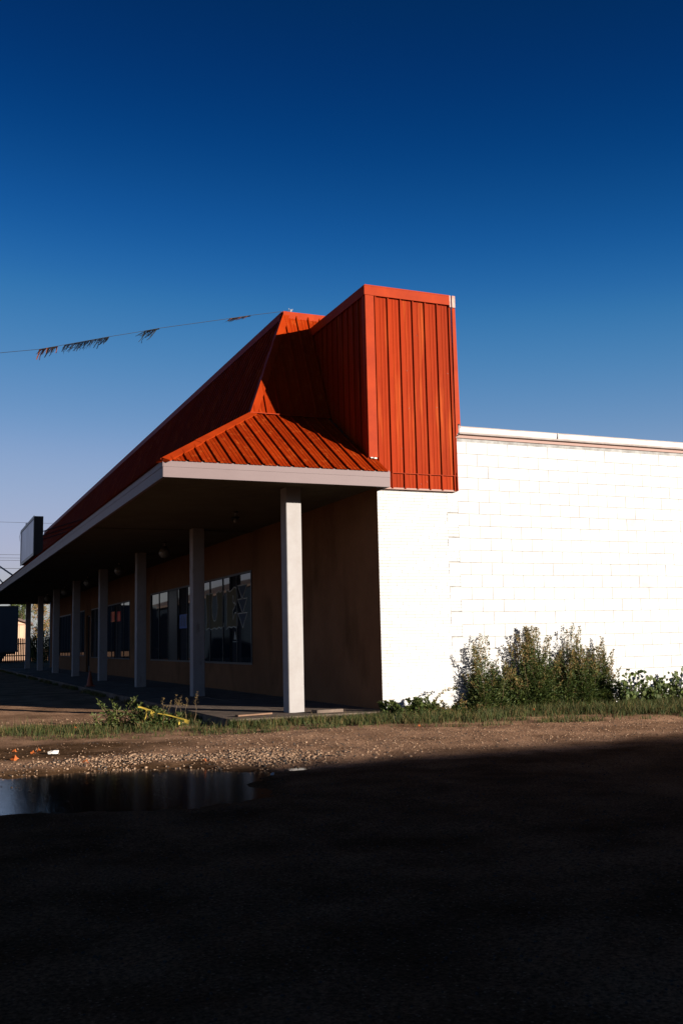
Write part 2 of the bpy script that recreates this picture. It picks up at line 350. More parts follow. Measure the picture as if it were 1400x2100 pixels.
# ------------------------------------------------------------------ the shop building
B = empty('shop_building', (0, 0, 0))
tag(B, 'long single storey shop with orange metal roof, porch pillars and white painted block side wall', 'building')
YE = 42.4            # far end of porch
ZS = 3.57
# --- facade wall with openings (openings: y0, y1, z0, z1)
OPEN = [(6.50, 16.70, .66, 2.72), (20.00, 28.15, .66, 2.68), (30.0, 31.6, .72, 2.70), (17.9, 19.2, .06, 2.45), (28.6, 29.6, .06, 2.45), (34.2, 38.2, .66, 2.68)]
fwm = MB(); cuts = sorted({0.0, YE - .3} | {o[0] for o in OPEN} | {o[1] for o in OPEN})
for a, b2 in zip(cuts[:-1], cuts[1:]):
    op = [o for o in OPEN if o[0] <= a + 1e-6 and o[1] >= b2 - 1e-6]
    if op:
        o = op[0]
        if o[2] > .1: fwm.box((0.0, a, -.1), (.2, b2, o[2]))
        fwm.box((0.0, a, o[3]), (.2, b2, ZS + .1))
    else: fwm.box((0.0, a, -.1), (.2, b2, ZS + .1))
fwm.obj('front_wall', STUCCO, B)
bt = MB(); bt.box((-.012, 6.0, .04), (-.001, 17.4, .14)); bt.box((-.012, 20, .04), (-.001, 28.5, .14)); 
def window(o, n, frosty=(), depth=.012):
    y0, y1, z0, z1 = o
    f = MB(); t = .045
    f.box((-.012, y0, z0), (depth + .03, y1, z0 + t)); f.box((-.012, y0, z1 - t), (depth + .03, y1, z1))
    f.box((-.02, y0, z0 + t), (depth + .03, y0 + t, z1 - t)); f.box((-.02, y1 - t, z0 + t), (depth + .03, y1, z1 - t))
    W = f.obj('window', ALU, B)
    st = (y1 - y0) / n
    for k in range(n):
        p = MB(); a, b2 = y0 + k * st + .012, y0 + (k + 1) * st - .012
        p.box((depth, a, z0 + t), (depth + .012, b2, z1 - t))
        q = p.obj('pane', GLASS_F if k in frosty else GLASS, W)
        if k: m_ = MB(); m_.box((-.006, y0 + k * st - .013, z0 + t), (depth - .001, y0 + k * st + .013, z1 - t)); m_.obj('mullion', ALU, W)
    return W
W1 = window(OPEN[0], 9, frosty=(6,)); W2 = window(OPEN[1], 7); W3 = window(OPEN[2], 2); W4 = window(OPEN[5], 4)
for o in (OPEN[3], OPEN[4]):
    y0, y1, z0, z1 = o
    f = MB(); f.box((.08, y0, z0), (.16, y0 + .05, z1)); f.box((.08, y1 - .05, z0), (.16, y1, z1)); f.box((.08, y0 + .05, z1 - .05), (.16, y1 - .05, z1)); 
    D = f.obj('door', DARKM, B)
    p = MB(); p.box((.11, y0 + .05, z0 + .25), (.125, y1 - .05, z1 - .05)); p.obj('pane', GLASS, D)
    p = MB(); p.box((.10, y0 + .05, z0), (.135, y1 - .05, z0 + .25)); p.obj('kick_plate', ALU, D)
    p = MB(); p.tube([(.09, y0 + .15, .95), (.05, y0 + .15, .97), (.05, y0 + .15, 1.3), (.09, y0 + .15, 1.32)], .012); p.obj('handle', STEEL, D)
# painted lettering on the first window (reads from outside, towards -Y)
GXF = .009
def decal(pts, m_, x, name='letter', d=.0015):
    p = MB(); p.prism([(x, y, z) for y, z in pts], (-d, 0, 0)); return p.obj(name, m_, W1)
def LET(polys, y_left, y_right, z_top, z_bot):  # polys in unit box, u to the right as read
    for pl in polys: 
        pts = [(y_left + (y_right - y_left) * u, z_bot + (z_top - z_bot) * v) for u, v in pl]
        yield pts
def grow(pl, g):
    c = (sum(p[0] for p in pl) / len(pl), sum(p[1] for p in pl) / len(pl)); out = []
    n = len(pl)
    area = sum(pl[i][0] * pl[(i + 1) % n][1] - pl[(i + 1) % n][0] * pl[i][1] for i in range(n)); s = 1 if area > 0 else -1
    for i in range(n):
        a = Vector(pl[i - 1]); b2 = Vector(pl[i]); c2 = Vector(pl[(i + 1) % n])
        n1 = Vector(((b2 - a).y, -(b2 - a).x)).normalized() * s; n2 = Vector(((c2 - b2).y, -(c2 - b2).x)).normalized() * s
        nn = (n1 + n2); nn = nn.normalized() if nn.length > .1 else n1
        k = g / max(.5, nn.dot(n1)); out.append(tuple(b2 + nn * k))
    return out
U_ = [(0, .97), (.08, 1), (.16, .95), (.26, .99), (.38, .96), (.36, .80), (.33, .6), (.36, .36), (.43, .20), (.52, .17), (.6, .22), (.66, .38), (.69, .6), (.66, .8), (.62, .95), (.74, 1), (.84, .95), (.92, 1), (1, .97), (.97, .75), (.93, .5), (.94, .28), (1.0, .04), (.86, -.01), (.74, .03), (.62, -.02), (.48, .02), (.32, -.03), (.18, .02), (.02, -.02), (.06, .25), (.03, .6)]
E_ = [(0, 1), (.12, .97), (.3, .93), (.5, .96), (.72, 1.03), (.96, .99), (1, .80), (.97, .66), (.86, .58), (.78, .64), (.72, .70), (.66, .82), (.60, .85), (.56, .78), (.56, .68), (.62, .62), (.72, .60), (.74, .52), (.66, .48), (.58, .44), (.56, .34), (.58, .18), (.62, .16), (.70, .26), (.78, .34), (.90, .34), (.98, .42), (1.0, .30), (.99, .03), (.84, -.02), (.66, .02), (.44, -.01), (.2, .02), (.0, -.04), (.04, .2), (.02, .5), (.04, .8)]
for poly, yl, yr in ((U_, 10.28, 8.74), (E_, 8.47, 7.62)):
    for pts in LET([poly], yl, yr, 2.38, 1.52):
        decal(grow(pts, .030), PAINT_PALE, GXF + .0015); decal(pts, PAINT_OLIVE, GXF - .0005)
for zt in (2.42, 2.11, 1.79):     # three triangles pointing down
    tri = [(7.54, zt), (6.92, zt), (7.22, zt - .29)]
    decal(grow(tri, .035), PAINT_PALE, GXF + .0015, 'triangle'); decal(tri, PAINT_NAVY, GXF - .0005, 'triangle')
decal([(7.9, 1.22), (7.7, 1.22), (7.8, 1.42)], PAINT_PALE, GXF, 'painted_mark'); decal([(7.98, 1.16), (7.6, 1.16), (7.6, 1.18), (7.98, 1.18)], PAINT_PALE, GXF, 'painted_mark')
# small print sheets seen in the glass
def sheet(Wp, y0, y1, z0, z1, base, ink, n, name):
    s = MB(); s.box((GXF - .003, y0, z0), (GXF + .0015, y1, z1)); o = s.obj(name, base, Wp)
    s = MB(); st = (y1 - y0) / n
    for k in range(n):
        a = y0 + (k + .3) * st; zz = z0 + (z1 - z0) * random.uniform(.08, .2)
        s.box((GXF - .006, a, zz), (GXF - .0032, a + st * .4, z1 - (z1 - z0) * random.uniform(.08, .25)))
    s.obj('print', ink, Wp)
sheet(W1, 12.17, 13.04, 1.57, 1.95, SIGN_BLUE, SIGN_DK, 5, 'poster')
sheet(W2, 22.93, 23.65, 2.02, 2.40, SIGN_ORG, SIGN_RED, 4, 'poster'); sheet(W2, 21.78, 22.45, 2.01, 2.37, SIGN_RED, SIGN_ORG, 3, 'poster')
# dark interior so that nothing shines through: inner liner
s = MB(); s.box((.35, 5.8, -.1), (.4, YE - .4, 3.6)); s.obj('inner_wall', DARKM, B)

# --- pillars
pm = MB(); pm.cbox((0, 0, 0), (.255, .255, ZS - .057 - .002), .010)
pme = pm.mesh('pillar', PILLAR)
pb = MB(); pb.box((-.012, -.012, 0), (.267, .267, .012)); 
for k in range(8):
    place('pillar', pme, B, (-1.4152, .371 + 5.7694 * k, .057), (0, 0, random.uniform(-.012, .012)))
# --- soffit (ribbed metal strips running across) and battens
s = MB(); y = -.46; s.box((-3.54, -.46, ZS + .004), (-.002, YE - .02, ZS + .03))
while y < YE - .2:
    s.box((-3.54, y, ZS - .006), (-.003, y + .125, ZS + .003)); y += .14
s.obj('soffit_panel', SOFFIT, B, kind='stuff')
for k in range(1, 8):
    s = MB(); yy = .371 + 5.7694 * k + .26; s.box((-3.5, yy, ZS - .03), (-.004, yy + .06, ZS - .0065)); s.obj('soffit_batten', SOFFIT, B)
# --- fascia
def fascia(a, b2):
    f = MB(); f.box(a, b2); return f
zf0, zf1 = 3.495, 3.735
f = MB(); y0 = -.487
f.box((-3.566, y0, zf0), (0.0, y0 + .02, zf0 + .15)); f.box((-3.566, y0 - .006, zf0 + .15), (0.0, y0 + .02, zf1)); f.box((-3.566, y0 + .02, zf0), (0, y0 + .05, zf0 + .008))
f.box((-.02, y0 + .02, zf0), (0.0, -.002, zf1 + .02)); f.obj('fascia', FASCIA, B)
f = MB(); f.box((-3.566 - .004, y0 + .001, zf0), (-3.546, YE, zf0 + .15)); f.box((-3.576, y0 - .003, zf0 + .15), (-3.546, YE, zf1)); f.box((-3.546, y0 + .05, zf0), (-3.52, YE, zf0 + .008)); f.obj('fascia', FASCIA, B)
f = MB(); f.box((-3.546, YE - .02, zf0), (0.0, YE, zf1)); f.obj('fascia', FASCIA, B)

# --- ribbed metal panels
PW = .2286
PROF = [(0, 0), (.003, .027), (.026, .027), (.038, 0), (.098, 0), (.102, .0045), (.112, .0045), (.116, 0), (.158, 0), (.162, .0045), (.172, .0045), (.176, 0), (PW, 0)]
cache = {}
def panel(name, parent, O, u, v, n, u0, v0, v1, umax=1e9, umin=-1e9, m_=None, key=None, sink=0.0):
    """one sheet between ribs. v0, v1: functions of u giving where it starts and ends up the slope"""
    O, u, v, n = Vector(O), Vector(u), Vector(v), Vector(n); P = []
    prof = [(max(umin, min(u0 + d, umax)), h) for d, h in PROF]
    if prof[-1][0] - prof[0][0] < .004: return
    if max(v1(a) - v0(a) for a, h in prof) < .01: return
    if key is not None and key in cache:
        me, k0 = cache[key]; return place(name, me, parent, loc=O + u * u0)
    org = O + u * u0
    for a, h in prof:
        lo, hi = v0(a), max(v0(a), v1(a)); P.append(u * (a - u0) + v * lo + n * (h + sink)); P.append(u * (a - u0) + v * hi + n * (h + sink))
    k = len(prof)
    mb = MB(); mb.add(P, [(2 * i, 2 * i + 2, 2 * i + 3, 2 * i + 1) for i in range(k - 1)])
    me = mb.mesh(name, m_ or ORANGE)
    if key is not None: cache[key] = (me, u0)
    return place(name, me, parent, loc=org)

RF = MB()   # decking under the metal, closes the volumes
EX, EY, EZ = -3.580, -.500, 3.742
BX, BY, BZ = -1.6207, 1.4583, 4.9832
RX, RY, RZ = -.6369, 2.4421, 7.1639
BYE, RYE = YE - (BY - EY), YE - (RY - EY) ; BYE = YE + .01 - 1.96; RYE = BYE - .984
BACK = 0.9
RF.add([(EX + .03, EY + .03, EZ - .012), (-.02, EY + .03, EZ - .012), (-.02, BY, BZ - .012), (BX, BY, BZ - .012)], [(0, 1, 2, 3)])
RF.add([(EX + .03, EY + .03, EZ - .012), (BX, BY, BZ - .012), (BX, BYE, BZ - .012), (EX + .03, YE - .03, EZ - .012)], [(0, 1, 2, 3)])
RF.add([(EX + .03, YE - .03, EZ - .012), (BX, BYE, BZ - .012), (0, BYE, BZ - .012), (0, YE - .03, EZ - .012)], [(0, 1, 2, 3)])
RF.add([(BX, BY, BZ - .012), (BACK, BY, BZ - .012), (BACK, RY, RZ - .012), (RX, RY, RZ - .012)], [(0, 1, 2, 3)])
RF.add([(BX, BY, BZ - .012), (RX, RY, RZ - .012), (RX, RYE, RZ - .012), (BX, BYE, BZ - .012)], [(0, 1, 2, 3)])
RF.add([(BX, BYE, BZ - .012), (RX, RYE, RZ - .012), (BACK, RYE, RZ - .012), (BACK, BYE, BZ - .012)], [(0, 1, 2, 3)])
RF.add([(RX, RY, RZ - .012), (BACK, RY, RZ - .012), (BACK, RYE, RZ - .012), (RX, RYE, RZ - .012)], [(0, 1, 2, 3)])
RF.add([(BACK, BY, 4.4), (BACK, BYE, 4.4), (BACK, RYE, RZ - .012), (BACK, RY, RZ - .012)], [(0, 1, 2, 3)])
porch = RF.obj('roof_deck', DARKM, B)
SK = empty('porch_roof'); SK.parent = B
MS = empty('upper_roof'); MS.parent = B
TW = empty('parapet_tower'); TW.parent = B
BF = -.10     # box front face plane
# porch roof, end slope (faces -Y)
vy = Vector((0, BY - EY, BZ - EZ)); Ls = vy.length; vy.normalize(); nS = Vector((0, -vy.z, vy.y))
hipk = Ls / (BX - EX)
def v1_end(u):           # u measured from X=0 leftwards? here from EX to the right
    lim = Ls
    x = EX + u
    if x > -.175: lim = (BF - EY) / vy.y
    return min(lim, u * hipk)
u = 0.12
k = 0
while u < -EX:
    panel('roof_panel', SK, (EX, EY, EZ), (1, 0, 0), vy, nS, u - PW, lambda a: -.02, v1_end, umax=(-EX - .002), umin=0.0)
    u += PW
# porch roof, long slope (faces -X)
vx = Vector((BX - EX, 0, BZ - EZ)).normalized(); nX = Vector((-vx.z, 0, vx.x)); LEN = YE - EY
def v1_long(u): return min(Ls, u * hipk, (LEN - u) * hipk)
u = 0.0
while u < LEN:
    full = (u * hipk > Ls) and ((LEN - u - PW) * hipk > Ls)
    # profile mirrored so that the rib order runs away from the viewer
    panel('roof_panel', SK, (EX, EY, EZ), (0, 1, 0), vx, nX, u, lambda a: -.02, v1_long, umax=LEN, key='skirt' if full else None)
    u += PW
# upper roof, end slope and long slope
my = Vector((0, RY - BY, RZ - BZ)); Lm = my.length; my.normalize(); nM = Vector((0, -my.z, my.y)); hk = Lm / (RX - BX)
u = 0.05
while u < 2.0:
    panel('roof_panel', MS, (BX, BY, BZ), (1, 0, 0), my, nM, u - PW, lambda a: 0.0, lambda a: min(Lm, a * hk), umin=0.0)
    u += PW
mx = Vector((RX - BX, 0, RZ - BZ)).normalized(); nMX = Vector((-mx.z, 0, mx.x)); LM = BYE - BY
u = 0.0
while u < LM:
    full = (u * hk > Lm) and ((LM - u - PW) * hk > Lm)
    panel('roof_panel', MS, (BX, BY, BZ), (0, 1, 0), mx, nMX, u, lambda a: 0.0, lambda a: min(Lm, a * hk, (LM - a) * hk), umax=LM, key='mans' if full else None)
    u += PW
# caps: hips and ridges
def cap(name, parent, a, b2, n1, n2, w_, m_=ORANGE_TRIM, lift=.026):
    a, b2, n1, n2 = Vector(a), Vector(b2), Vector(n1), Vector(n2); d = (b2 - a).normalized()
    s1 = d.cross(n1).normalized(); s2 = n2.cross(d).normalized()
    if s1.dot(n2) > 0: s1 = -s1
    if s2.dot(n1) > 0: s2 = -s2
    nn = (n1 + n2).normalized(); L = lift
    mb = MB(); P = []
    for p in (a, b2):
        P += [p + n1 * .004 + s1 * (w_), p + n1 * L + s1 * w_, p + nn * L * 1.15, p + n2 * L + s2 * w_, p + n2 * .004 + s2 * w_]
    mb.add(P, [(0, 1, 6, 5), (1, 2, 7, 6), (2, 3, 8, 7), (3, 4, 9, 8), (0, 4, 3, 2, 1), (5, 6, 7, 8, 9)])
    return mb.obj(name, m_, parent)
mid = Vector((EX, EY, EZ)).lerp(Vector((BX, BY, BZ)), .33)
cap('hip_cap', SK, (EX, EY, EZ), mid, nS, nX, .115); cap('hip_cap', SK, mid + Vector((0, 0, .006)), (BX, BY, BZ + .006), nS, nX, .105)
cap('hip_cap', MS, (BX, BY, BZ), (RX, RY, RZ), nM, nMX, .10)
mb = MB(); mb.box((RX - .035, RY - .045, RZ - .16), (BACK, RY - .015, RZ + .03)); mb.box((RX - .035, RY - .015, RZ + .010), (BACK, RY + .10, RZ + .03)); mb.obj('ridge_cap', ORANGE_TRIM, MS)
mb = MB(); mb.prism([(RX - .095, RY + .01, RZ - .14), (RX - .055, RY + .01, RZ + .03), (RX + .1, RY + .01, RZ + .03), (RX + .1, RY + .01, RZ + .012), (RX - .035, RY + .01, RZ + .01), (RX - .085, RY + .01, RZ - .14)], (0, RYE - RY, 0)); mb.obj('ridge_cap', ORANGE_TRIM, MS)
cap('hip_cap', MS, (BX, BYE, BZ), (RX, RYE, RZ), Vector((0, my.z, my.y)), nMX, .10)
mb = MB(); mb.box((BX - .03, BY - .05, BZ + .005), (-.175, BY - .012, BZ + .018)); mb.obj('flashing', ORANGE_TRIM, MS)
# --- parapet tower (the tall orange box)
TX0, TX1, TZ0, TZ1, TYB = -.17, 1.455, 3.545, 6.88, 3.2
s = MB(); s.box((TX0 + .03, BF + .06, TZ0 + .02), (TX1 - .03, TYB, TZ1 - .02)); s.obj('tower_core', DARKM, TW)
ux = (1, 0, 0)
for k in range(-1, 7):
    a = .0 + PW * k
    zlo = 3.795 if k >= 1 else (TZ0 if k == 0 else 3.95)
    panel('siding_panel', TW, (0, BF + .025, 0), ux, (0, 0, 1), (0, -1, 0), a, lambda q, z=zlo: z, lambda q: TZ1 - .10, umax=TX1 - .03, umin=TX0 + .02)
for k in range(1, 7):   # short lower course, lapped under
    a = PW * k - .004
    panel('siding_panel', TW, (0, BF + .031, 0), ux, (0, 0, 1), (0, -1, 0), a, lambda q: TZ0, lambda q: 3.80, umax=TX1 - .035)
s = MB(); s.box((PW + .01, BF - .004, 3.792), (TX1 - .035, BF + .02, 3.800)); s.obj('flashing', ORANGE_TRIM, TW)
y = BF + .06     # side face towards -X
kk = 0
while y < TYB - .1:
    panel('siding_panel', TW, (TX0 + .022, y, 0), (0, 1, 0), (0, 0, 1), (-1, 0, 0), 0, lambda q: 3.9, lambda q: TZ1 - .1, key='tside'); y += PW
y = BF + .06
while y < TYB - .1:
    panel('siding_panel', TW, (TX1 - .022, y, 0), (0, 1, 0), (0, 0, 1), (1, 0, 0), 0, lambda q: 4.5, lambda q: TZ1 - .1, key='tside2'); y += PW
# trims
s = MB(); s.box((TX0 - .004, BF - .012, 4.03), (TX0 + .150, BF + .012, TZ1 - .165)); s.box((TX0 - .008, BF + .012, 3.98), (TX0 + .014, BF + .12, TZ1 - .165)); s.obj('corner_trim', ORANGE_TRIM, TW)
s = MB(); s.box((TX0 - .012, BF - .022, TZ1 - .165), (TX1 - .07, BF + .012, TZ1)); s.box((TX0 - .012, BF - .025, TZ1 - .015), (TX1 - .07, BF + .2, TZ1 + .006)); s.obj('top_trim', ORANGE_TRIM, TW)
s = MB(); s.box((TX0 - .020, BF - .021, TZ1 - .165), (TX0 - .013, TYB, TZ1)); s.box((TX0 - .013, BF + .2, TZ1 - .01), (TX0 + .2, TYB, TZ1 + .004)); s.obj('top_trim', ORANGE_TRIM, TW)
PINKT = mat('faded_metal_patch', (0.27, 0.19, 0.16), 0.45, 0.2, var=(0.22, 0.05, 0.015), vscale=7)
s = MB(); s.box((TX1 - .068, BF - .024, TZ1 - .20), (TX1 - .045, BF + .012, TZ1 + .004)); s.box((TX1 - .02, BF - .024, TZ1 - .20), (TX1 + .04, BF + .012, TZ1 + .004)); o = s.obj('top_trim', PINKT, TW); o['label'] = 'faded pink bent end of the top trim'
s = MB()
s.prism([(TX1 - .035, BF - .016, 4.45), (TX1 + .058, BF - .016, 4.62), (TX1 + .038, BF - .016, TZ1 - .21), (TX1 - .018, BF - .016, TZ1 - .21)], (0, .03, 0))
s.prism([(TX1 - .035, BF - .010, TZ0), (TX1 - .02, BF - .010, TZ0), (TX1 - .02, BF - .010, 4.44), (TX1 - .035, BF - .010, 4.44)], (0, .04, 0)); s.obj('corner_trim', ORANGE_TRIM, TW)
s = MB(); s.box((TX1 - .060, BF - .006, TZ0 + .3), (TX1 - .050, BF + .02, TZ1 - .205)); s.obj('corner_trim', ORANGE_TRIM, TW)
s = MB(); s.box((.0, BF + .02, TZ0 - .012), (TX1 - .03, .0, TZ0 + .015)); s.obj('bottom_trim', BROWN_TRIM, TW)
s = MB(); s.box((TX0 + .02, BF - .02, 4.012), (TX0 + .06, BF + .01, 4.028)); s.box((TX0 + .08, BF - .02, 4.005), (TX0 + .13, BF + .01, 4.026)); s.obj('trim_clip', PAPER, TW)
s = MB()
for k in range(8):  # screw heads
    a = PW * random.randint(1, 6) + random.uniform(.05, .2); z = random.choice((3.65, 4.2, 4.9, 5.5, 6.1)) + random.uniform(-.03, .03)
    if a < TX1 - .06: s.box((a, BF + .012, z), (a + .007, BF + .018, z + .007))
s.obj('screw', PINKT, TW, kind='stuff')

# --- side wall: brick return and block wall
SW = empty('side_wall'); SW.parent = B
c0, bh = 4.2007, .2032
X0 = 1.4713
s = MB(); s.box((.001, .006, -.15), (14, .2, 4.46)); s.obj('wall_core', JOINT, SW)
s = MB(); s.box((14 - .2, .2, -.15), (14, YE - .3, 4.4)); s.box((.2, YE - .3, -.15), (14, YE - .1, 4.4)); s.obj('rear_walls', WHITE, SW)
s = MB(); s.box((.2, .2, 4.36), (13.9, YE - .3, 4.42)); s.obj('flat_roof', ROOFF, B)
def block_mesh(w_, h_, m_, name, j=.0034, c=.0015, d=.004, jz=1.5):
    x0, x1, z0, z1 = j * .75, w_ - j * .75, j * jz, h_ - j * jz; mb = MB()
    mb.add([(x0 + c, -d, z0 + c), (x1 - c, -d, z0 + c), (x1 - c, -d, z1 - c), (x0 + c, -d, z1 - c), (x0, -d + c, z0), (x1, -d + c, z0), (x1, -d + c, z1), (x0, -d + c, z1), (x0, 0, z0), (x1, 0, z0), (x1, 0, z1), (x0, 0, z1)],
           [(0, 1, 2, 3), (4, 5, 1, 0), (5, 6, 2, 1), (6, 7, 3, 2), (7, 4, 0, 3), (8, 9, 5, 4), (9, 10, 6, 5), (10, 11, 7, 6), (11, 8, 4, 7)])
    return mb.mesh(name, m_)
bm_full = block_mesh(2 * bh, bh, WHITE, 'block')
extra = MB()
for j in range(0, 22):
    z = c0 - bh * j + (0 if True else 0)
    zb = z if j == 0 else c0 - bh * j
    xs = X0 - (bh if j % 2 == 0 else 0) + (0)     # toothed edge against the bricks
    z_low = c0 - bh * (j - 0)
    x = xs; n_ = 0
    while x < 13.6:
        zz = c0 - bh * j
        dy = .003 + random.uniform(-.001, .001)
        if x < 6.2: place('block', bm_full, SW, (x, dy, zz), (random.uniform(-.004, .004), 0, random.uniform(-.003, .003)))
        else: extra.box((x + .004, dy - .005, zz + .004), (x + 2 * bh - .004, .005, zz + bh - .004))
        x += 2 * bh
extra.obj('block', WHITE, SW, kind='stuff')
# bricks (long thin, about 0.3 x 0.05 m)
brh, brl = .0508, .3048
bmb = block_mesh(brl, brh, WHITE_BRICK, 'brick', j=.0022, c=.001, d=.005, jz=1)
halfs = {}
def brick_piece(w_):
    k = round(w_, 2)
    if k not in halfs: halfs[k] = block_mesh(k, brh, WHITE_BRICK, 'brick', j=.0022, c=.001, d=.005, jz=1)
    return halfs[k]
cnt = 0; low = MB(); zt = 3.56; row = 0
while zt - brh > -.12:
    zt -= brh
    j = int(math.floor((c0 + bh - zt - brh * .5) / bh))
    xe = X0 - (bh if j % 2 == 0 else 0)
    x = 0.0; off = (0, .1, .2, .05, .15)[row % 5]; edges = [0.0]; e = off if off > .01 else brl
    while e < xe - .03: edges.append(e); e += brl
    edges.append(xe)
    for a, b2 in zip(edges[:-1], edges[1:]):
        dy = .003 + random.uniform(-.0012, .0012)
        if cnt < 300: place('brick', bmb if abs(b2 - a - brl) < .01 else brick_piece(b2 - a), SW, (a, dy, zt)); cnt += 1
        else: low.box((a + .002, dy - .005, zt + .002), (b2 - .002, .005, zt + brh - .002))
    row += 1
low.obj('brick', WHITE_BRICK, SW, kind='stuff')
s = MB(); s.box((1.268, .0, 3.3), (1.272, .005, 3.5)); 
# corner return, paint edge
# gutter along the wall top
s = MB(); gp = [(0, 4.515), (-.085, 4.520), (-.105, 4.545), (-.115, 4.625), (-.125, 4.640), (-.105, 4.640), (-.095, 4.63), (-.02, 4.63), (0, 4.63)]
s.prism([(1.50, y_, z_) for y_, z_ in gp], (12.5, 0, 0)); s.obj('gutter', GUTTER, B)
s = MB(); s.box((1.47, -.02, 4.462), (14, .02, 4.512)); s.obj('gutter_board', BROWN_TRIM, B)
s = MB(); s.prism([(1.468, y_ * 1.06 - .002, (z_ - 4.57) * 1.5 + 4.565) for y_, z_ in gp], (.028, 0, 0)); s.box((1.43, -.10, 4.49), (1.466, -.02, 4.60)); s.obj('gutter_end_cap', DARKM, B)
for k in range(6):
    s = MB(); s.box((3.45 + 3.05 * k, -.129, 4.545), (3.46 + 3.05 * k, -.10, 4.642)); s.obj('gutter_joint', GUTTER, B)
s = MB()   # antenna-like hook post on the roof end
# ------------------------------------------------------------------ roof vent
V = empty('roof_vent', (6.05, 1.25, 4.42)); tag(V, 'low dark mushroom vent poking up behind the white gutter', 'vent')
s = MB(); s.lathe([(.10, 0), (.10, .42)], n=14); s.obj('stem', DARKM, V)
s = MB(); s.lathe([(.001, .52), (.10, .51), (.17, .475), (.20, .42), (.19, .40), (.001, .40)], n=18); s.obj('cap', DARKM, V, smooth=True)

# ------------------------------------------------------------------ porch lights
for k, yy in enumerate((3.35, 9.1, 14.9, 20.7, 26.5, 32.2)):
    L = empty('ceiling_lamp', (-1.33, yy, 0))
    s = MB(); s.lathe([(.05, ZS - .008), (.05, ZS - .03), (.012, ZS - .035)], n=14); s.obj('ceiling_plate', DARKM, L)
    s = MB(); s.tube([(0, 0, ZS - .02), (0, 0, 3.46)], .012); s.obj('stem', STEEL, L)
    s = MB(); s.lathe([(.02, 3.475), (.075, 3.462), (.085, 3.43), (.06, 3.425)], n=16); s.obj('collar', DARKM, L)
    if k == 0:
        s = MB(); s.lathe([(.028, 3.43), (.035, 3.40), (.03, 3.36), (.001, 3.345)], n=12); s.obj('bulb', MILK, L, smooth=True)
        tag(L, 'porch lamp nearest the end, its globe missing and bare bulb hanging', 'lamp', 'lamps hanging under the porch')
    else:
        s = MB(); s.lathe([(.055 if i == 0 else max(.001, .135 * math.sin(math.pi * t)), 3.31 + .135 * math.cos(math.pi * t)) for i, t in enumerate(np.linspace(.13, 1, 12))], n=22); s.obj('globe', MILK, L, smooth=True)
        names = [None, 'round milk glass porch lamp left of the second pillar from the corner', 'round milk glass porch lamp left of the third pillar from the corner',
                 'round milk glass porch lamp left of the fourth pillar from the corner', 'round milk glass porch lamp left of the fifth pillar from the corner', 'round milk glass porch lamp left of the sixth pillar from the corner']
        tag(L, names[k], 'lamp', 'lamps hanging under the porch')

# ------------------------------------------------------------------ roof sign on the porch eave
S = empty('roof_sign', (-3.42, 19.9, 4.0)); tag(S, 'blank weathered blue white sign box standing on the porch eave', 'sign')
s = MB(); s.box((0, -2.12, 0), (.26, 2.12, 1.22)); s.obj('cabinet', SIGNB, S)
s = MB(); s.box((-.012, -2.03, .08), (-.001, 2.03, 1.14)); s.obj('face', SIGNF, S)
s = MB()
for a, b2 in (((-.03, -2.14, -.015), (-.0125, 2.14, .075)), ((-.03, -2.14, 1.145), (-.0125, 2.14, 1.235)), ((-.03, -2.14, .076), (-.0125, -2.04, 1.144)), ((-.03, 2.04, .076), (-.0125, 2.14, 1.144))): s.box(a, b2)
s.obj('frame', ALU, S)
for yy in (-1.9, 0, 1.9):
    s = MB(); s.tube([(.22, yy, .75), (2.2, yy + .3, 1.45)], .018); s.obj('brace', WIRE, S)
for yy in (-1.7, 0, 1.7):
    s = MB(); s.box((.08, yy, -.26), (.16, yy + .06, 0)); s.obj('leg', STEEL, S)
s = MB(); s.tube([(-.03, 2.1, 1.2), (-.07, 2.14, 1.0), (-.05, 2.13, .85)], .006); s.tube([(-.02, .2, 1.25), (-.02, .35, 1.27), (.0, .5, 1.25)], .02); s.obj('loose_wire', WIRE, S)
S = empty('sign_frame', (-3.45, 33.85, 3.75)); tag(S, 'steel post with two slanting braces on the eave at the left edge', 'sign frame')
s = MB(); s.box((-.05, -.05, 0), (.05, .05, 1.55)); s.obj('post', WIRE, S)
s = MB(); s.tube([(0, 0, 1.25), (.30, -6.2, .25)], .035); s.obj('brace', WIRE, S)
s = MB(); s.tube([(0, 0, .75), (.1, -3.2, .15)], .03); s.obj('brace', WIRE, S)

# ------------------------------------------------------------------ fringe line above the roof
H = empty('hook_post', (-.50, 2.46, 7.18)); tag(H, 'small pale metal hook post on the orange roof peak holding the fringe wire', 'hook')
s = MB(); s.tube([(0, 0, 0), (0, 0, .085)], .010); s.obj('post', STEEL, H)
s = MB(); s.tube([(-.045, 0, .055), (.02, 0, .06), (.03, 0, .095)], .007); s.tube([(-.03, 0, .075), (-.045, 0, .10)], .006); s.obj('hook', STEEL, H)
P = [(-.52, 2.44, 7.235), (-1.25, 2.6, 7.11), (-1.76, 2.68, 7.0), (-2.85, 2.9, 6.79), (-3.25, 3.0, 6.70), (-3.72, 3.1, 6.60), (-4.46, 3.3, 6.435), (-4.88, 3.4, 6.34), (-5.52, 3.6, 6.27), (-6.6, 3.85, 6.14), (-9.5, 4.6, 5.95), (-14, 5.8, 5.9)]
def on_line(t):   # t = X
    for a, b2 in zip(P[:-1], P[1:]):
        if b2[0] <= t <= a[0]:
            k = (a[0] - t) / (a[0] - b2[0]); return Vector(a).lerp(Vector(b2), k)
    return Vector(P[0])
PL = empty('fringe_line', P[0]); tag(PL, 'thin wire across the sky with tattered metallic fringe streamers', 'streamer line')
s = MB(); s.tube([Vector(p) - Vector(P[0]) for p in P], .0045, n=5); s.obj('wire', WIRE, PL)
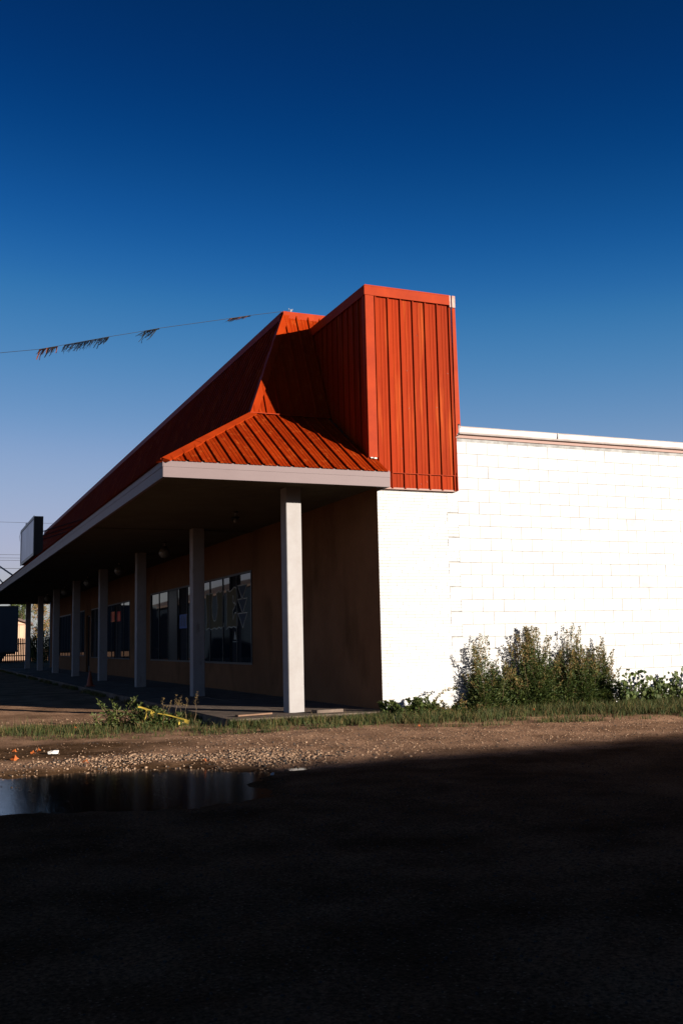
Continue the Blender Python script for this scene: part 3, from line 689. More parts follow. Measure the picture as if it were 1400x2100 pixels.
FR = [mat('fringe_' + n_, c, .7, .1, metal=0) for n_, c in (('dark', (.003, .003, .004)), ('red', (.013, .003, .003)), ('blue', (.003, .012, .030)), ('silver', (.012, .014, .016)), ('orange', (.10, .028, .012)))]
def fringe(x0, x1, cols, n, length, blow, spread=.3):
    V, Fc, Mi = [], [], []
    dirn = (on_line(x0) - on_line(x1)).normalized()
    for i in range(n):
        t = x0 + (x1 - x0) * (i + random.random()) / n; p = on_line(t) - Vector(P[0]); L = length * 1.35 * random.uniform(.45, 1.05)
        wd = random.uniform(.007, .019); d = Vector((-blow + random.uniform(-spread, spread) * .6, random.uniform(-.3, .3), -1)).normalized()
        c = random.choice(cols); k0 = len(V); seg = 4; q = p.copy(); tw = random.uniform(0, 3)
        for sgm in range(seg + 1):
            a = Vector((math.cos(tw), math.sin(tw) * .6, .2)) * wd * (1 - .55 * sgm / seg)
            V += [tuple(q - a), tuple(q + a)]; q = q + d * L / seg; tw += random.uniform(-.7, .7)
            d = (d + Vector((random.uniform(-.25, .15), random.uniform(-.15, .15), random.uniform(-.1, .2)))).normalized()
        for sgm in range(seg): Fc.append((k0 + 2 * sgm, k0 + 2 * sgm + 1, k0 + 2 * sgm + 3, k0 + 2 * sgm + 2)); Mi.append(c)
    for i in range(14):      # header band
        a = on_line(x0 + (x1 - x0) * i / 14) - Vector(P[0]); b2 = on_line(x0 + (x1 - x0) * (i + 1) / 14) - Vector(P[0]); k0 = len(V); h_ = .018 + random.uniform(0, .012)
        V += [tuple(a), tuple(b2), tuple(b2 - Vector((0, 0, h_))), tuple(a - Vector((0, 0, h_)))]; Fc.append((k0, k0 + 1, k0 + 2, k0 + 3)); Mi.append(cols[0])
    place('fringe', arr_mesh('fringe', V, Fc, FR, Mi), PL)
fringe(-4.57, -4.87, (0, 1, 1, 4), 26, .17, .35)
fringe(-3.72, -4.45, (2, 0, 2, 0, 3), 66, .16, .5)
fringe(-2.86, -3.12, (0, 3, 0), 26, .20, .8, .8)
fringe(-1.24, -1.60, (0, 4, 1, 3), 26, .17, 1.3, .5)
# pole that the wire runs to, left of the frame
s = MB(); s.tube([(-14, 5.8, -.1), (-14, 5.8, 6.1)], .07, n=10, r2=.05); tag(s.obj('light_pole', STEEL), 'steel pole in the lot holding the far end of the fringe wire', 'pole')

# ------------------------------------------------------------------ traffic cone
Cn = empty('traffic_cone', (-2.35, 13.5, .062)); tag(Cn, 'small faded orange traffic cone on the dark walkway edge', 'cone')
s = MB(); s.box((-.12, -.12, 0), (.12, .12, .02)); s.obj('base', CONE, Cn)
s = MB(); s.lathe([(.095, .02), (.022, .40), (.018, .41), (.001, .41)], n=16); s.obj('cone_body', CONE, Cn, smooth=True)

# ------------------------------------------------------------------ vegetation
def blades(name, pts, hmin, hmax, wd, mats, probs, parent=None, label=None, cat=None, kind='stuff', lean=.5):
    n = len(pts); rg = np.random.RandomState(len(pts)); a = rg.uniform(0, 2 * math.pi, n); h = rg.uniform(hmin, hmax, n) * pts[:, 3]
    b = rg.uniform(0, 2 * math.pi, n); ln = rg.uniform(.1, lean, n) * h
    base = pts[:, :3]; side = np.stack([np.cos(a), np.sin(a), 0 * a], 1) * (wd * rg.uniform(.6, 1.4, n))[:, None]
    dl = np.stack([np.cos(b), np.sin(b), 0 * b], 1)
    m1 = base + dl * (ln * .35)[:, None] + np.stack([0 * h, 0 * h, h * .55], 1)
    tip = base + dl * ln[:, None] + np.stack([0 * h, 0 * h, h * rg.uniform(.75, 1, n)], 1)
    V = np.stack([base - side, base + side, m1 + side * .7, m1 - side * .7, tip], 1).reshape(-1, 3)
    k = np.arange(n) * 5
    F3 = np.concatenate([np.stack([k, k + 1, k + 2], 1), np.stack([k, k + 2, k + 3], 1), np.stack([k + 3, k + 2, k + 4], 1)])
    mi = rg.choice(len(mats), n, p=probs); me = arr_mesh(name, V, F3, mats, np.concatenate([mi, mi, mi]))
    o = place(name, me, parent)
    return tag(o, label, cat, kind=kind)
GP = np.array([(-7.5, 2.2), (-5.6, 1.75), (-4.6, 1.65), (-3.9, 1.25), (-3.1, .95), (-2.7, .5), (-2.57, -.34), (0.0, -.34), (0.0, -.01), (13.5, -.01), (13.5, -3.4), (5.0, -3.15), (3.4, -2.84), (2.2, -2.55), (1.2, -2.37), (.4, -2.45), (-.25, -2.25), (-.8, -1.65), (-1.8, -1.35), (-2.6, -1.30), (-3.4, -1.0), (-4.2, -.95), (-4.8, -.65), (-5.6, -.2), (-7.5, .4)])
rg = np.random.RandomState(11)
N = 150000
px, py = rg.uniform(-7, 9, N), rg.uniform(-3.4, 2.2, N)
d = sdist(px, py, GP); cl = und(px * 2.1, py * 2.1) * 60
keep = (d + cl * .06 > 0) & (rg.uniform(0, 1, N) < np.clip(.42 + cl * .9 + d * .6, .04, 1)) & ~((px > -2.6) & (px < 0.02) & (py > -.33)) & ~((px > 0) & (py > -.02))
px, py, d = px[keep], py[keep], d[keep]
left = np.clip((-2.9 - px) / 1.0, 0, 1)
hs = np.clip(.6 + .8 * np.clip(d, 0, .8), .45, 1.25) * (1 - .35 * left) * np.clip(1 + und(px * 2.1, py * 2.1) * 30, .6, 1.5)
pts = np.stack([px, py, gheight(px, py) - .004, hs], 1)
blades('grass', pts, .04, .135, .0034, GRASSM, (.56, .24, .20), label='uneven grass verge between the gravel lot and the building', cat='grass')
N = 5200; px, py = rg.uniform(-6.5, 7, N), rg.uniform(-2.6, 1.9, N); cl2 = und(px * 3.1 + 4, py * 3.1) * 60; d = sdist(px, py, GP)
k = (d > .04) & (cl2 > .35); px, py = px[k], py[k]
blades('grass', np.stack([px, py, gheight(px, py), np.ones(len(px))], 1), .12, .27, .0038, [GRASSM[2], GRASSM[1], GRASSM[0]], (.35, .35, .3), label='taller ragged grass tufts standing in the verge', cat='grass', lean=.8)
px = rg.uniform(-2.6, 0, 3800); py = -.34 - np.abs(rg.normal(0, .07, 3800))
blades('grass', np.stack([px, py, gheight(px, py), np.ones(len(px))], 1), .06, .17, .0036, GRASSM, (.5, .25, .25), label='grass growing up against the front edge of the walkway slab', cat='grass')
# a few blades along the walkway edge, far
M2 = 9000; px = SX - .02 - np.abs(rg.normal(0, .07, M2)); py = rg.uniform(1.2, 42, M2); k = np.sin(py * 1.3) + np.sin(py * 3.1 + 1) > -.1; px, py = px[k], py[k]
blades('grass', np.stack([px, py, gheight(px, py), np.ones(len(px))], 1), .04, .14, .006, [GRASSM[2], GRASSM[1]], (.6, .4), label='thin line of grass along the outer edge of the porch walkway', cat='grass')

def leaf_cloud(pos, dirs, size, rg_, ratio=.32, curl=.25):
    """pos (n,3), dirs (n,3) unit: leaf axis; returns V, F (diamond of two bent halves)"""
    n = len(pos); rnd = rg_.normal(size=(n, 3)); side = np.cross(dirs, rnd); side /= np.linalg.norm(side, axis=1)[:, None] + 1e-9
    nrm = np.cross(side, dirs); s = size[:, None]
    b = pos; m = pos + dirs * s * .45; t = pos + dirs * s - nrm * s * curl
    L = m - side * s * ratio * .5 + nrm * s * .07; Rr = m + side * s * ratio * .5 + nrm * s * .07
    V = np.stack([b, L, t, Rr], 1).reshape(-1, 3); k = np.arange(n) * 4
    return V, np.concatenate([np.stack([k, k + 1, k + 2], 1), np.stack([k, k + 2, k + 3], 1)])

def weed(name, base, stems, seed, label, cat='weed', leaf=(.026, .058), dens=95, mats=(0, 1, 1), ratio=.38, spike=True, tipmat=2, group=None, leafy_from=.0):
    """stems: list of (dx, dy, height, lean_x, lean_y)"""
    rg_ = np.random.RandomState(seed); T = empty(name, base); tag(T, label, cat, group)
    st = MB(); Ps, Ds, Sz, Mi = [], [], [], []
    for (dx, dy, h, lx, ly) in stems:
        n = 7; pts_ = []
        for i in range(n):
            t = i / (n - 1); pts_.append(Vector((dx + lx * t * t + .014 * math.sin(i * 2 + dx * 30), dy + ly * t * t, h * t)))
        st.tube(pts_, .0045, n=4, r2=.0012)
        cnt_ = int(dens * h * 3.9)
        for _ in range(cnt_):
            t = leafy_from + (1 - leafy_from) * rg_.uniform(0, 1) ** 1.2; k = min(n - 2, int(t * (n - 1))); f_ = t * (n - 1) - k; p = pts_[k].lerp(pts_[k + 1], f_)
            az = rg_.uniform(0, 2 * math.pi); rad = (1 - t) ** 1.2 * .23 * (h / 1.1) + .008
            r_ = rad * math.sqrt(rg_.uniform(0, 1)); el = rg_.uniform(.25, 1.1) if t > .6 else rg_.uniform(-.3, .9)
            q = p + Vector((math.cos(az) * r_, math.sin(az) * r_, r_ * .8))
            q.y = min(q.y, -.02 - rg_.uniform(0, .05) - base[1]) if base[0] > 0 else q.y
            Ps.append(q); Ds.append((math.cos(az) * math.cos(el), math.sin(az) * math.cos(el), math.sin(el)))
            Sz.append(rg_.uniform(*leaf) * (1.15 - .35 * t) * (.7 if rg_.uniform() < .5 else 1.1)); 
            u_ = rg_.uniform(); Mi.append(tipmat if (t > .72 and u_ < .55) else (mats[0] if u_ < .6 else (mats[1] if u_ < .9 else mats[2])))
    st.obj('stems', STEM, T, kind='stuff')
    V, Fq = leaf_cloud(np.array([tuple(p) for p in Ps]), np.array(Ds), np.array(Sz), rg_, ratio)
    Mi = np.array(Mi); me = arr_mesh('leaves', V, Fq, GREEN, np.concatenate([Mi, Mi])); place('leaves', me, T, kind='stuff')
    return T
def clump(n, w_, hprof, seed, dep=.15, lean=.20):
    r_ = random.Random(seed); out = []
    for i in range(n):
        x = r_.uniform(-w_ / 2, w_ / 2); h = hprof(x) * (r_.uniform(.35, .85) if r_.random() < .78 else r_.uniform(.9, 1.06))
        out.append((x, r_.uniform(-dep, dep * .6), h, x * .26 + r_.uniform(-lean, lean), r_.uniform(-.08, .05)))
    return out
# tall weeds against the white wall
weed('tall_weed', (1.86, -.15, -.06), clump(36, .70, lambda x: .78 + .30 * math.exp(-((x + .10) / .12) ** 2) - .25 * abs(x + .1), 1) + [(-.12, 0, 1.26, -.04, 0), (-.08, 0, 1.22, .05, 0), (-.2, 0, 1.05, -.08, 0), (-.16, .02, 1.12, -.12, 0)], 5,
     'tall leafy weed with one high spire, leftmost of the big weeds against the white wall', dens=105, group='tall weeds against the white wall')
weed('tall_weed', (2.78, -.16, -.07), clump(64, 1.0, lambda x: 1.0 + .32 * math.exp(-((x + .12) / .2) ** 2) - .2 * abs(x), 2) + [(-.12, 0, 1.36, -.10, 0), (-.05, 0, 1.36, -.14, 0), (-.02, .03, 1.38, -.02, 0), (.02, 0, 1.33, .02, 0), (-.1, 0, 1.25, -.3, 0), (-.1, 0, 1.1, -.38, 0)], 6,
     'broadest densest tall weed with bushy brown tips against the white wall', dens=125, group='tall weeds against the white wall')
weed('tall_weed', (3.75, -.16, -.08), clump(60, .95, lambda x: .98 + .36 * math.exp(-((x + .17) / .13) ** 2) + .1 * math.exp(-((x - .3) / .12) ** 2) - .2 * abs(x), 3) + [(-.18, 0, 1.42, -.05, 0), (-.14, .02, 1.36, .06, 0), (.33, 0, 1.18, .03, 0), (.30, 0, 1.1, .06, 0), (-.4, 0, 1.3, .05, 0)], 7,
     'tall weed with two thin spires, right of the broadest weed against the white wall', dens=115, group='tall weeds against the white wall')
weed('tall_weed', (2.22, -.16, -.07), clump(26, .5, lambda x: .72, 9) , 8, 'shorter weed filling the gap between the two left tall weeds', dens=120, group='tall weeds against the white wall', leaf=(.03, .06), ratio=.42)
# vine-like broad leaved plant at the right: leaves are separate pieces
vl = MB(); vl.add([(0, 0, 0), (-.035, .012, .004), (-.042, .04, .002), (-.02, .072, -.004), (0, .095, -.014), (.02, .072, -.004), (.042, .04, .002), (.035, .012, .004), (0, .04, -.006)],
                  [(0, 1, 8), (1, 2, 8), (2, 3, 8), (3, 4, 8), (4, 5, 8), (5, 6, 8), (6, 7, 8), (7, 0, 8)])
vms = [vl.mesh('leaf', GREEN[i]) for i in (0, 1, 3)]
VN = weed('vine_bush', (5.15, -.42, -.10), clump(40, 1.7, lambda x: .50 + .08 * math.sin(x * 6), 14, dep=.3), 15, 'low broad leaved vine bush at the right end of the weeds', dens=150, leaf=(.03, .06), ratio=.7, mats=(0, 1, 3), tipmat=3, cat='bush')
r_ = random.Random(4)
for i in range(290):
    x = r_.uniform(-1.15, 1.25); z = .06 + (.56 + .07 * math.sin(x * 6)) * r_.uniform(.05, 1) ** .7; y = -.22 - r_.uniform(0, .25) * (1 - z)
    s_ = r_.uniform(.45, .95); place('leaf', vms[r_.choice((0, 0, 1, 1, 2))], VN, (x, y, z), (r_.uniform(-1.9, -.6), r_.uniform(-.6, .6), r_.uniform(-.9, .9) + math.pi * (r_.random() < .5)), (s_, s_, s_))
# low weeds at the wall corner and an arching sprig
weed('low_weed', (.28, -.38, -.05), clump(30, .78, lambda x: .30 + .05 * math.sin(x * 11 + 1) + .04 * math.sin(x * 31), 21, dep=.22, lean=.09), 22, 'low broad leaf weeds at the foot of the white wall corner', dens=260, leaf=(.035, .065), ratio=.45, tipmat=3, mats=(0, 1, 3))
weed('low_weed', (.92, -.42, -.05), clump(24, .80, lambda x: .19 + .05 * math.sin(x * 14), 23, dep=.22, lean=.12), 24, 'very low ragged weeds between the corner weeds and the tall weed', dens=300, leaf=(.03, .055), ratio=.4, tipmat=2, mats=(0, 1, 2))
T = empty('arching_sprig', (.72, -.35, -.05)); tag(T, 'single yellow green sprig arching to the right in front of the white wall', 'weed')
pts_ = [Vector((.02, 0, 0)), Vector((-.02, 0, .14)), Vector((.03, 0, .26)), Vector((.14, 0, .36)), Vector((.28, 0, .41)), Vector((.42, 0, .42))]
s = MB(); s.tube(pts_, .004, n=4, r2=.002); s.obj('stem', STEM, T)
rg_ = np.random.RandomState(2); Ps, Ds = [], []
for _ in range(120):
    t = rg_.uniform(1.6, 4.99); k = int(t); p = pts_[k].lerp(pts_[k + 1], t - k); Ps.append(tuple(p + Vector(rg_.normal(0, .008, 3)))); v_ = rg_.normal(size=3); v_[2] -= .3; Ds.append(v_ / np.linalg.norm(v_))
V_, F_ = leaf_cloud(np.array(Ps), np.array(Ds), rg_.uniform(.02, .045, 120), rg_, .45); place('leaves', arr_mesh('leaves', V_, F_, [GREEN[3], GREEN[2]], rg_.randint(0, 2, 240)), T, kind='stuff')
# weeds at the walkway corner on the left
weed('corner_weed', (-3.95, .55, -.06), clump(13, .55, lambda x: .42, 31, dep=.15, lean=.14), 32, 'pale leaved weeds left of the yellow tape', dens=75, leaf=(.04, .075), ratio=.26, mats=(3, 1, 3), tipmat=3)
weed('corner_weed', (-3.45, .35, -.06), clump(34, .65, lambda x: .27, 33, dep=.25, lean=.1), 34, 'dark tangled weeds around the yellow tape by the walkway corner', dens=230, leaf=(.03, .06), ratio=.35, mats=(0, 1, 2), tipmat=0)
weed('corner_weed', (-3.15, .5, -.06), [(x, 0, h, .02, 0) for x, h in ((-.2, .42), (-.1, .38), (0, .46), (.06, .44), (.15, .4), (.3, .48))], 35, 'thin dry seed stalks behind the yellow tape', dens=26, leaf=(.012, .03), mats=(2, 2, 2), leafy_from=.6)

# ------------------------------------------------------------------ yellow tape in the weeds
T = empty('yellow_tape', (-3.5, .2, 0)); tag(T, 'torn bright yellow plastic tape lying twisted in the weeds', 'tape')
def ribbon(pts, ws, ang, name):
    V, Fc = [], []
    for i, (p, w_, a) in enumerate(zip(pts, ws, ang)):
        q = Vector(p) - Vector((-3.5, .2, 0)); s_ = Vector((math.cos(a) * .25, -math.sin(a) * .6, math.sin(a + .6) + .35)).normalized() * w_
        V += [tuple(q - s_), tuple(q + Vector((0, -.012 * (-1) ** i, 0))), tuple(q + s_)]
    for i in range(len(pts) - 1): Fc += [(3 * i, 3 * i + 1, 3 * i + 4, 3 * i + 3), (3 * i + 1, 3 * i + 2, 3 * i + 5, 3 * i + 4)]
    place(name, arr_mesh(name, V, Fc, [YELLOW]), T)
ribbon([(-3.77, .20, .265), (-3.72, .20, .255), (-3.67, .18, .235), (-3.63, .16, .215), (-3.58, .15, .20), (-3.53, .14, .165)], (.010, .012, .015, .019, .018, .007), (1.4, 1.5, 1.4, 1.6, 1.4, 1.5), 'tape_strip')
ribbon([(-3.67, .14, .20), (-3.655, .12, .165), (-3.68, .10, .125), (-3.69, .10, .10)], (.03, .055, .045, .02), (0.2, .3, .2, .1), 'tape_flap')
ribbon([(-3.60, .13, .19), (-3.575, .11, .15), (-3.57, .10, .11)], (.02, .03, .012), (0.2, .4, .3), 'tape_flap')
ribbon([(-3.50, .12, .165), (-3.42, .08, .150), (-3.34, .05, .13), (-3.26, .02, .105), (-3.20, -.02, .085), (-3.14, -.06, .065), (-3.09, -.08, .05)], (.006, .009, .010, .009, .012, .014, .006), (1.5, 1.4, 1.55, 1.5, 1.5, 1.4, 1.5), 'tape_strip')
ribbon([(-3.24, -.02, .09), (-3.245, -.05, .06), (-3.235, -.06, .03), (-3.225, -.06, .015)], (.012, .022, .026, .014), (0.2, .3, .3, .2), 'tape_flap')
ribbon([(-3.16, -.06, .06), (-3.13, -.09, .04), (-3.11, -.10, .025)], (.02, .025, .014), (0.4, .5, .3), 'tape_flap')

# ------------------------------------------------------------------ stones
ico = np.array([(0, 0, 1), (.894, 0, .447), (.276, .851, .447), (-.724, .526, .447), (-.724, -.526, .447), (.276, -.851, .447), (.724, .526, -.447), (-.276, .851, -.447), (-.894, 0, -.447), (-.276, -.851, -.447), (.724, -.526, -.447), (0, 0, -1)])
icf = np.array([(0, 1, 2), (0, 2, 3), (0, 3, 4), (0, 4, 5), (0, 5, 1), (1, 6, 2), (2, 7, 3), (3, 8, 4), (4, 9, 5), (5, 10, 1), (6, 7, 2), (7, 8, 3), (8, 9, 4), (9, 10, 5), (10, 6, 1), (11, 7, 6), (11, 8, 7), (11, 9, 8), (11, 10, 9), (11, 6, 10)])
def stones(name, px, py, sz, seed, probs, label, sink=.25):
    rg_ = np.random.RandomState(seed); n = len(px); S_ = sz[:, None, None] * np.stack([rg_.uniform(.7, 1.25, n), rg_.uniform(.7, 1.25, n), rg_.uniform(.45, .9, n)], 1)[:, None, :]
    V = ico[None] * (1 + rg_.uniform(-.22, .22, (n, 12, 1))) * S_
    a = rg_.uniform(0, 6.28, n); c, s_ = np.cos(a)[:, None], np.sin(a)[:, None]
    V = np.stack([V[..., 0] * c - V[..., 1] * s_, V[..., 0] * s_ + V[..., 1] * c, V[..., 2]], -1)
    z = gheight(px, py) + sz * (.5 - sink); V = V + np.stack([px, py, z], 1)[:, None, :]
    Fq = (icf[None] + (np.arange(n) * 12)[:, None, None]).reshape(-1, 3); mi = np.repeat(rg_.choice(3, n, p=probs), 20)
    return tag(place(name, arr_mesh(name, V.reshape(-1, 3), Fq, STONES, mi)), label, 'gravel', kind='stuff')
GB = np.array([(-5.55, -3.45), (-5.1, -3.75), (-4.75, -3.82), (-4.3, -3.98), (-3.9, -4.3), (-3.55, -4.75), (-3.1, -4.75), (-2.6, -4.55), (-2.2, -4.2), (-2.7, -3.6), (-3.4, -3.25), (-4.2, -3.2), (-4.9, -3.15), (-5.4, -3.2)])
rg = np.random.RandomState(5)
N = 26000; px, py = rg.uniform(-6.2, -1.4, N), rg.uniform(-5, -2.6, N); d = sdist(px, py, GB) + und(px, py) * 12
k = rg.uniform(0, 1, N) < np.clip(.30 + d * 2.4 + und(px * 6, py * 6) * 30, .02, .92); px, py = px[k], py[k]
stones('gravel', px, py, rg.uniform(.004, .0140, len(px)) * rg.choice([.7, 1, 1, 1.35], len(px)), 6, (.42, .36, .22), 'bank of loose pale stones behind the puddle')
N = 30000; px, py = rg.uniform(-8, 8, N), rg.uniform(-11.5, -1.2, N); k = (rg.uniform(0, 1, N) < np.where(py < -4.6, .45, 1)) & (sdist(px, py, GP) < .05) & (sdist(px, py, PUD) < -.05); px, py = px[k], py[k]
mud = np.hypot((px + 5.4) / 2.1, (py + 1.95) / 1.05) < 1; kk = (py > -4.7) & (~mud | (rg.uniform(0, 1, len(px)) < .35)); stones('gravel', px[kk], py[kk], rg.uniform(.004, .011, kk.sum()), 8, (.34, .42, .24), 'small loose stones scattered over the sunlit strip of gravel')
kk = py <= -4.7; stones('gravel', px[kk], py[kk], rg.uniform(.003, .008, kk.sum()), 8, (0, .015, .985), 'small stones coloured dark to paint in the shade over the lot')  # nearly all dark stones here: shade put into their colour
N = 260; px, py = rg.uniform(-6.2, -3, N), rg.uniform(1.3, 3.2, N)
stones('gravel', px, py, rg.uniform(.005, .013, len(px)), 9, (.7, .2, .1), 'pale grit scattered on the ground beyond the left verge')

# ------------------------------------------------------------------ litter and leaves
lf = MB(); pr = [(0, 0), (.02, .012), (.045, .006), (.04, .024), (.058, .036), (.036, .046), (.024, .064), (.008, .05), (-.012, .056), (-.012, .032), (-.026, .018), (-.008, .014)]
lf.add([(x - .02, y - .03, .012 * math.sin(x * 90) + .01 * math.cos(y * 80)) for x, y in pr] + [(0, 0, .004)], [(i, (i + 1) % 12, 12) for i in range(12)])
lme = lf.mesh('fallen_leaf', LEAFO)
LL = [(-5.70, -2.80, 1.35, 1.5, 'upright orange leaf on the damp mud nearest the left edge'), (-5.06, -3.52, .5, 1.2, 'orange leaf lying at the left end of the stone bank'), (-5.45, -2.28, .7, 1.2, 'orange leaf on the mud just left of the white scrap'),
      (-5.62, -1.9, .8, 1.0, 'dull orange leaf farthest back on the mud'), (-3.98, -4.15, .5, .9, 'small orange leaf among the stones by the puddle'), (-5.36, -2.0, .9, .9, 'small orange leaf behind the white scrap'),
      (-.35, -1.9, 1.0, .8, 'pinkish leaf standing at the grass edge below the wall corner'), (2.15, -.95, .9, 1.0, 'orange leaf caught in grass below the tall weeds'), (-4.62, .35, .8, 1.0, 'orange leaf in the left patch of grass')]
for x, y, t_, s_, lb in LL:
    o = place('fallen_leaf', lme, None, (x, y, float(gheight(x, y)) + .02 + (.05 if y > -1 else 0)), (t_, random.uniform(-.3, .3), random.uniform(-.5, .5)), (s_ * .75, s_ * .75, s_ * .75)); tag(o, lb, 'leaf', 'orange leaves on the ground')
def scrap(name, x, y, sx, label, m_=PAPER, seed=1, h=.02, cat='litter'):
    r2 = random.Random(seed); n = 9; mb = MB(); V = [(0, 0, h)]
    for i in range(n):
        a = 2 * math.pi * i / n; k = sx * r2.uniform(.5, 1.1); V.append((k * math.cos(a), k * .45 * math.sin(a), r2.uniform(.0, h)))
    V += [(v[0] * .9, v[1] * .9, -.004) for v in V[1:]]
    mb.add(V, [(0, i + 1, (i + 1) % n + 1) for i in range(n)] + [(i + 1, n + 1 + i, n + 1 + (i + 1) % n, (i + 1) % n + 1) for i in range(n)] + [tuple(range(n + 1, 2 * n + 1))[::-1]])
    o = mb.obj(name, m_, loc=(x, y, float(gheight(x, y)) + .006)); tag(o, label, cat)
scrap('paper_scrap', -5.25, -2.33, .065, 'crumpled white scrap on the dark mud behind the stone bank', seed=2, h=.035)
scrap('paper_scrap', -3.62, -5.20, .022, 'tiny bluish scrap at the right end of the puddle', seed=3)
scrap('paper_scrap', -.10, -.62, .035, 'white scrap at the foot of the wall corner in the weeds', seed=4, h=.04)
# loose plank and broken concrete on the walkway
s = MB(); s.box((-.30, -.04, 0), (.30, .05, .022)); o = s.obj('plank', mat('old_plank', (.17, .10, .065), .8, .1, var=(.12, .07, .045), vscale=4, stretch=(1, 8, 1)), loc=(-2.05, .15, .066)); o.rotation_euler = (0, 0, .25); tag(o, 'short brown plank lying on the walkway left of the lit pillar', 'plank')
s = MB(); s.prism([(-.22, -.1, 0), (.2, -.12, 0), (.24, .06, 0), (.0, .12, 0), (-.24, .08, 0)], (0, 0, .045)); o = s.obj('concrete_piece', CONCRETE, loc=(-.90, .05, .062)); tag(o, 'flat broken concrete piece right of the lit pillar base', 'rubble')

# ------------------------------------------------------------------ background at the far left
def crown(name, mats, c, rad, n, size, seed, label, cat, trunk_h=2.0, gaps=.55):
    rg_ = np.random.RandomState(seed); T = empty(name, (c[0], c[1], GZ)); tag(T, label, cat)
    rad = np.array(rad); cc = np.array([0, 0, c[2] - GZ]); nb = 26
    bc = rg_.normal(size=(nb, 3)); bc /= np.linalg.norm(bc, axis=1)[:, None]; bc *= (rg_.uniform(.25, .95, nb) ** .6)[:, None]; br = rg_.uniform(.16, .34, nb)
    w_ = rg_.randint(0, nb, n); p = bc[w_] + rg_.normal(size=(n, 3)) * (br[w_] * gaps)[:, None]; pos = cc + p * rad
    dirs = rg_.normal(size=(n, 3)); dirs /= np.linalg.norm(dirs, axis=1)[:, None]
    V, Fq = leaf_cloud(pos, dirs, rg_.uniform(.6, 1.3, n) * size, rg_, .6); mi = rg_.randint(0, len(mats), n)
    place('crown', arr_mesh('crown', V, Fq, mats, np.concatenate([mi, mi])), T, kind=None)
    if trunk_h:
        t = MB(); t.tube([(0, 0, -.1), (.05, 0, trunk_h * .5), (0, .05, trunk_h), (.1, 0, c[2])], .16, n=7, r2=.05)
        for k_ in range(9):
            b_ = bc[k_] * rad * .8 + cc; t.tube([(0, 0, trunk_h * rg_.uniform(.6, 1)), tuple(np.array([0, 0, trunk_h]) * .4 + b_ * .6), tuple(b_)], .06, n=5, r2=.015)
        t.obj('trunk', BARK, T)
    return T
crown('tree', [GREEN[0], GREEN[1]], (3.4, 98, 5.3), (1.2, 2, 1.5), 2600, .17, 41, 'dark green tree above the peach house at the far left', 'tree', 3.0)
AUT = mat('autumn_leaf', (.30, .13, .04), .7, .2, var=(.2, .10, .03), trans=.3)
crown('tree', [AUT, GREEN[2], GREEN[1]], (4.7, 90, 4.3), (1.5, 2.0, 2.6), 2600, .15, 42, 'half bare autumn tree seen between the two farthest pillars', 'tree', 2.4)
crown('bush', [GREEN[0], GREEN[1]], (2.15, 66, .9), (1.0, 1.0, 1.7), 3800, .12, 43, 'dark overgrown bush at the far end of the walkway', 'bush', 0)
HS = empty('peach_house', (0.4, 88, GZ)); tag(HS, 'small peach sided house with brown gabled roof beyond the fence', 'house')
s = MB(); x0, x1 = -3.0, 3.0
s.prism([(x0, 0, 0), (x1, 0, 0), (x1, 0, 3.55), (0, 0, 4.58), (x0, 0, 3.55)], (0, 8, 0)); s.obj('wall', PEACH, HS)
s = MB(); k = x0
for i in range(13):
    xx = x0 + .2 + i * .45; s.box((xx, -.03, 0), (xx + .05, -.002, 3.5))
s.obj('batten', PEACH, HS, kind='stuff'); s = MB(); s.box((x0, -.045, 3.42), (x1, -.031, 3.47)); s.obj('trim_board', SHINGLE, HS)
s = MB(); s.prism([(x1 + .4, -.35, 3.42), (x1 + .4, -.35, 3.62), (0, -.35, 4.80), (x0 - .4, -.35, 3.62), (x0 - .4, -.35, 3.42), (0, -.35, 4.60)], (0, 8.7, 0)); s.obj('roof', SHINGLE, HS)
FN = empty('picket_fence', (-1.0, 74, GZ)); tag(FN, 'dark pointed picket fence between the trailer and the far pillar', 'fence')
pk = MB(); pk.add([(0, 0, 0), (.11, 0, 0), (.11, 0, 1.92), (.055, 0, 2.04), (0, 0, 1.92), (0, .02, 0), (.11, .02, 0), (.11, .02, 1.92), (.055, .02, 2.04), (0, .02, 1.92)], [(0, 1, 2, 3, 4), (9, 8, 7, 6, 5), (0, 5, 6, 1), (1, 6, 7, 2), (2, 7, 8, 3), (3, 8, 9, 4), (4, 9, 5, 0)])
pkm = pk.mesh('picket', FENCEW)
for i in range(36): place('picket', pkm, FN, (i * .145, 0, random.uniform(-.02, .03)))
for z in (.5, 1.5): s = MB(); s.box((0, .021, z), (5.3, .06, z + .09)); s.obj('rail', FENCEW, FN)
TR = empty('semi_trailer', (.9, 71, GZ)); tag(TR, 'long dark blue grey box trailer parked at the far left', 'trailer')
s = MB(); s.box((-13.2, 0, .93), (0, 2.5, 4.58)); s.obj('body', TRAILER, TR)
s = MB()
for i in range(27): s.box((-13.1 + i * .5, -.02, 1.05), (-13.06 + i * .5, -.001, 4.45))
s.obj('side_rib', TRAILER, TR, kind='stuff')
s = MB(); s.box((-13.2, -.04, .86), (.01, -.001, 1.0)); s.box((-13.2, -.04, 4.50), (.01, -.001, 4.62)); s.box((-13.0, .8, .7), (-.2, 1.7, .92)); s.obj('chassis_rail', DARKM, TR)
wh = MB(); wh.tube([(0, 0, 0), (0, .28, 0)], .5, n=20); whm = wh.mesh('wheel', RUBBER); hb = MB(); hb.tube([(0, -.02, 0), (0, .0, 0)], .22, n=14); hbm = hb.mesh('rim', STEEL)
for xx in (-1.6, -2.85):
    for yy in (.08, 2.1):
        w_ = place('wheel', whm, TR, (xx, yy, .5)); place('rim', hbm, w_)
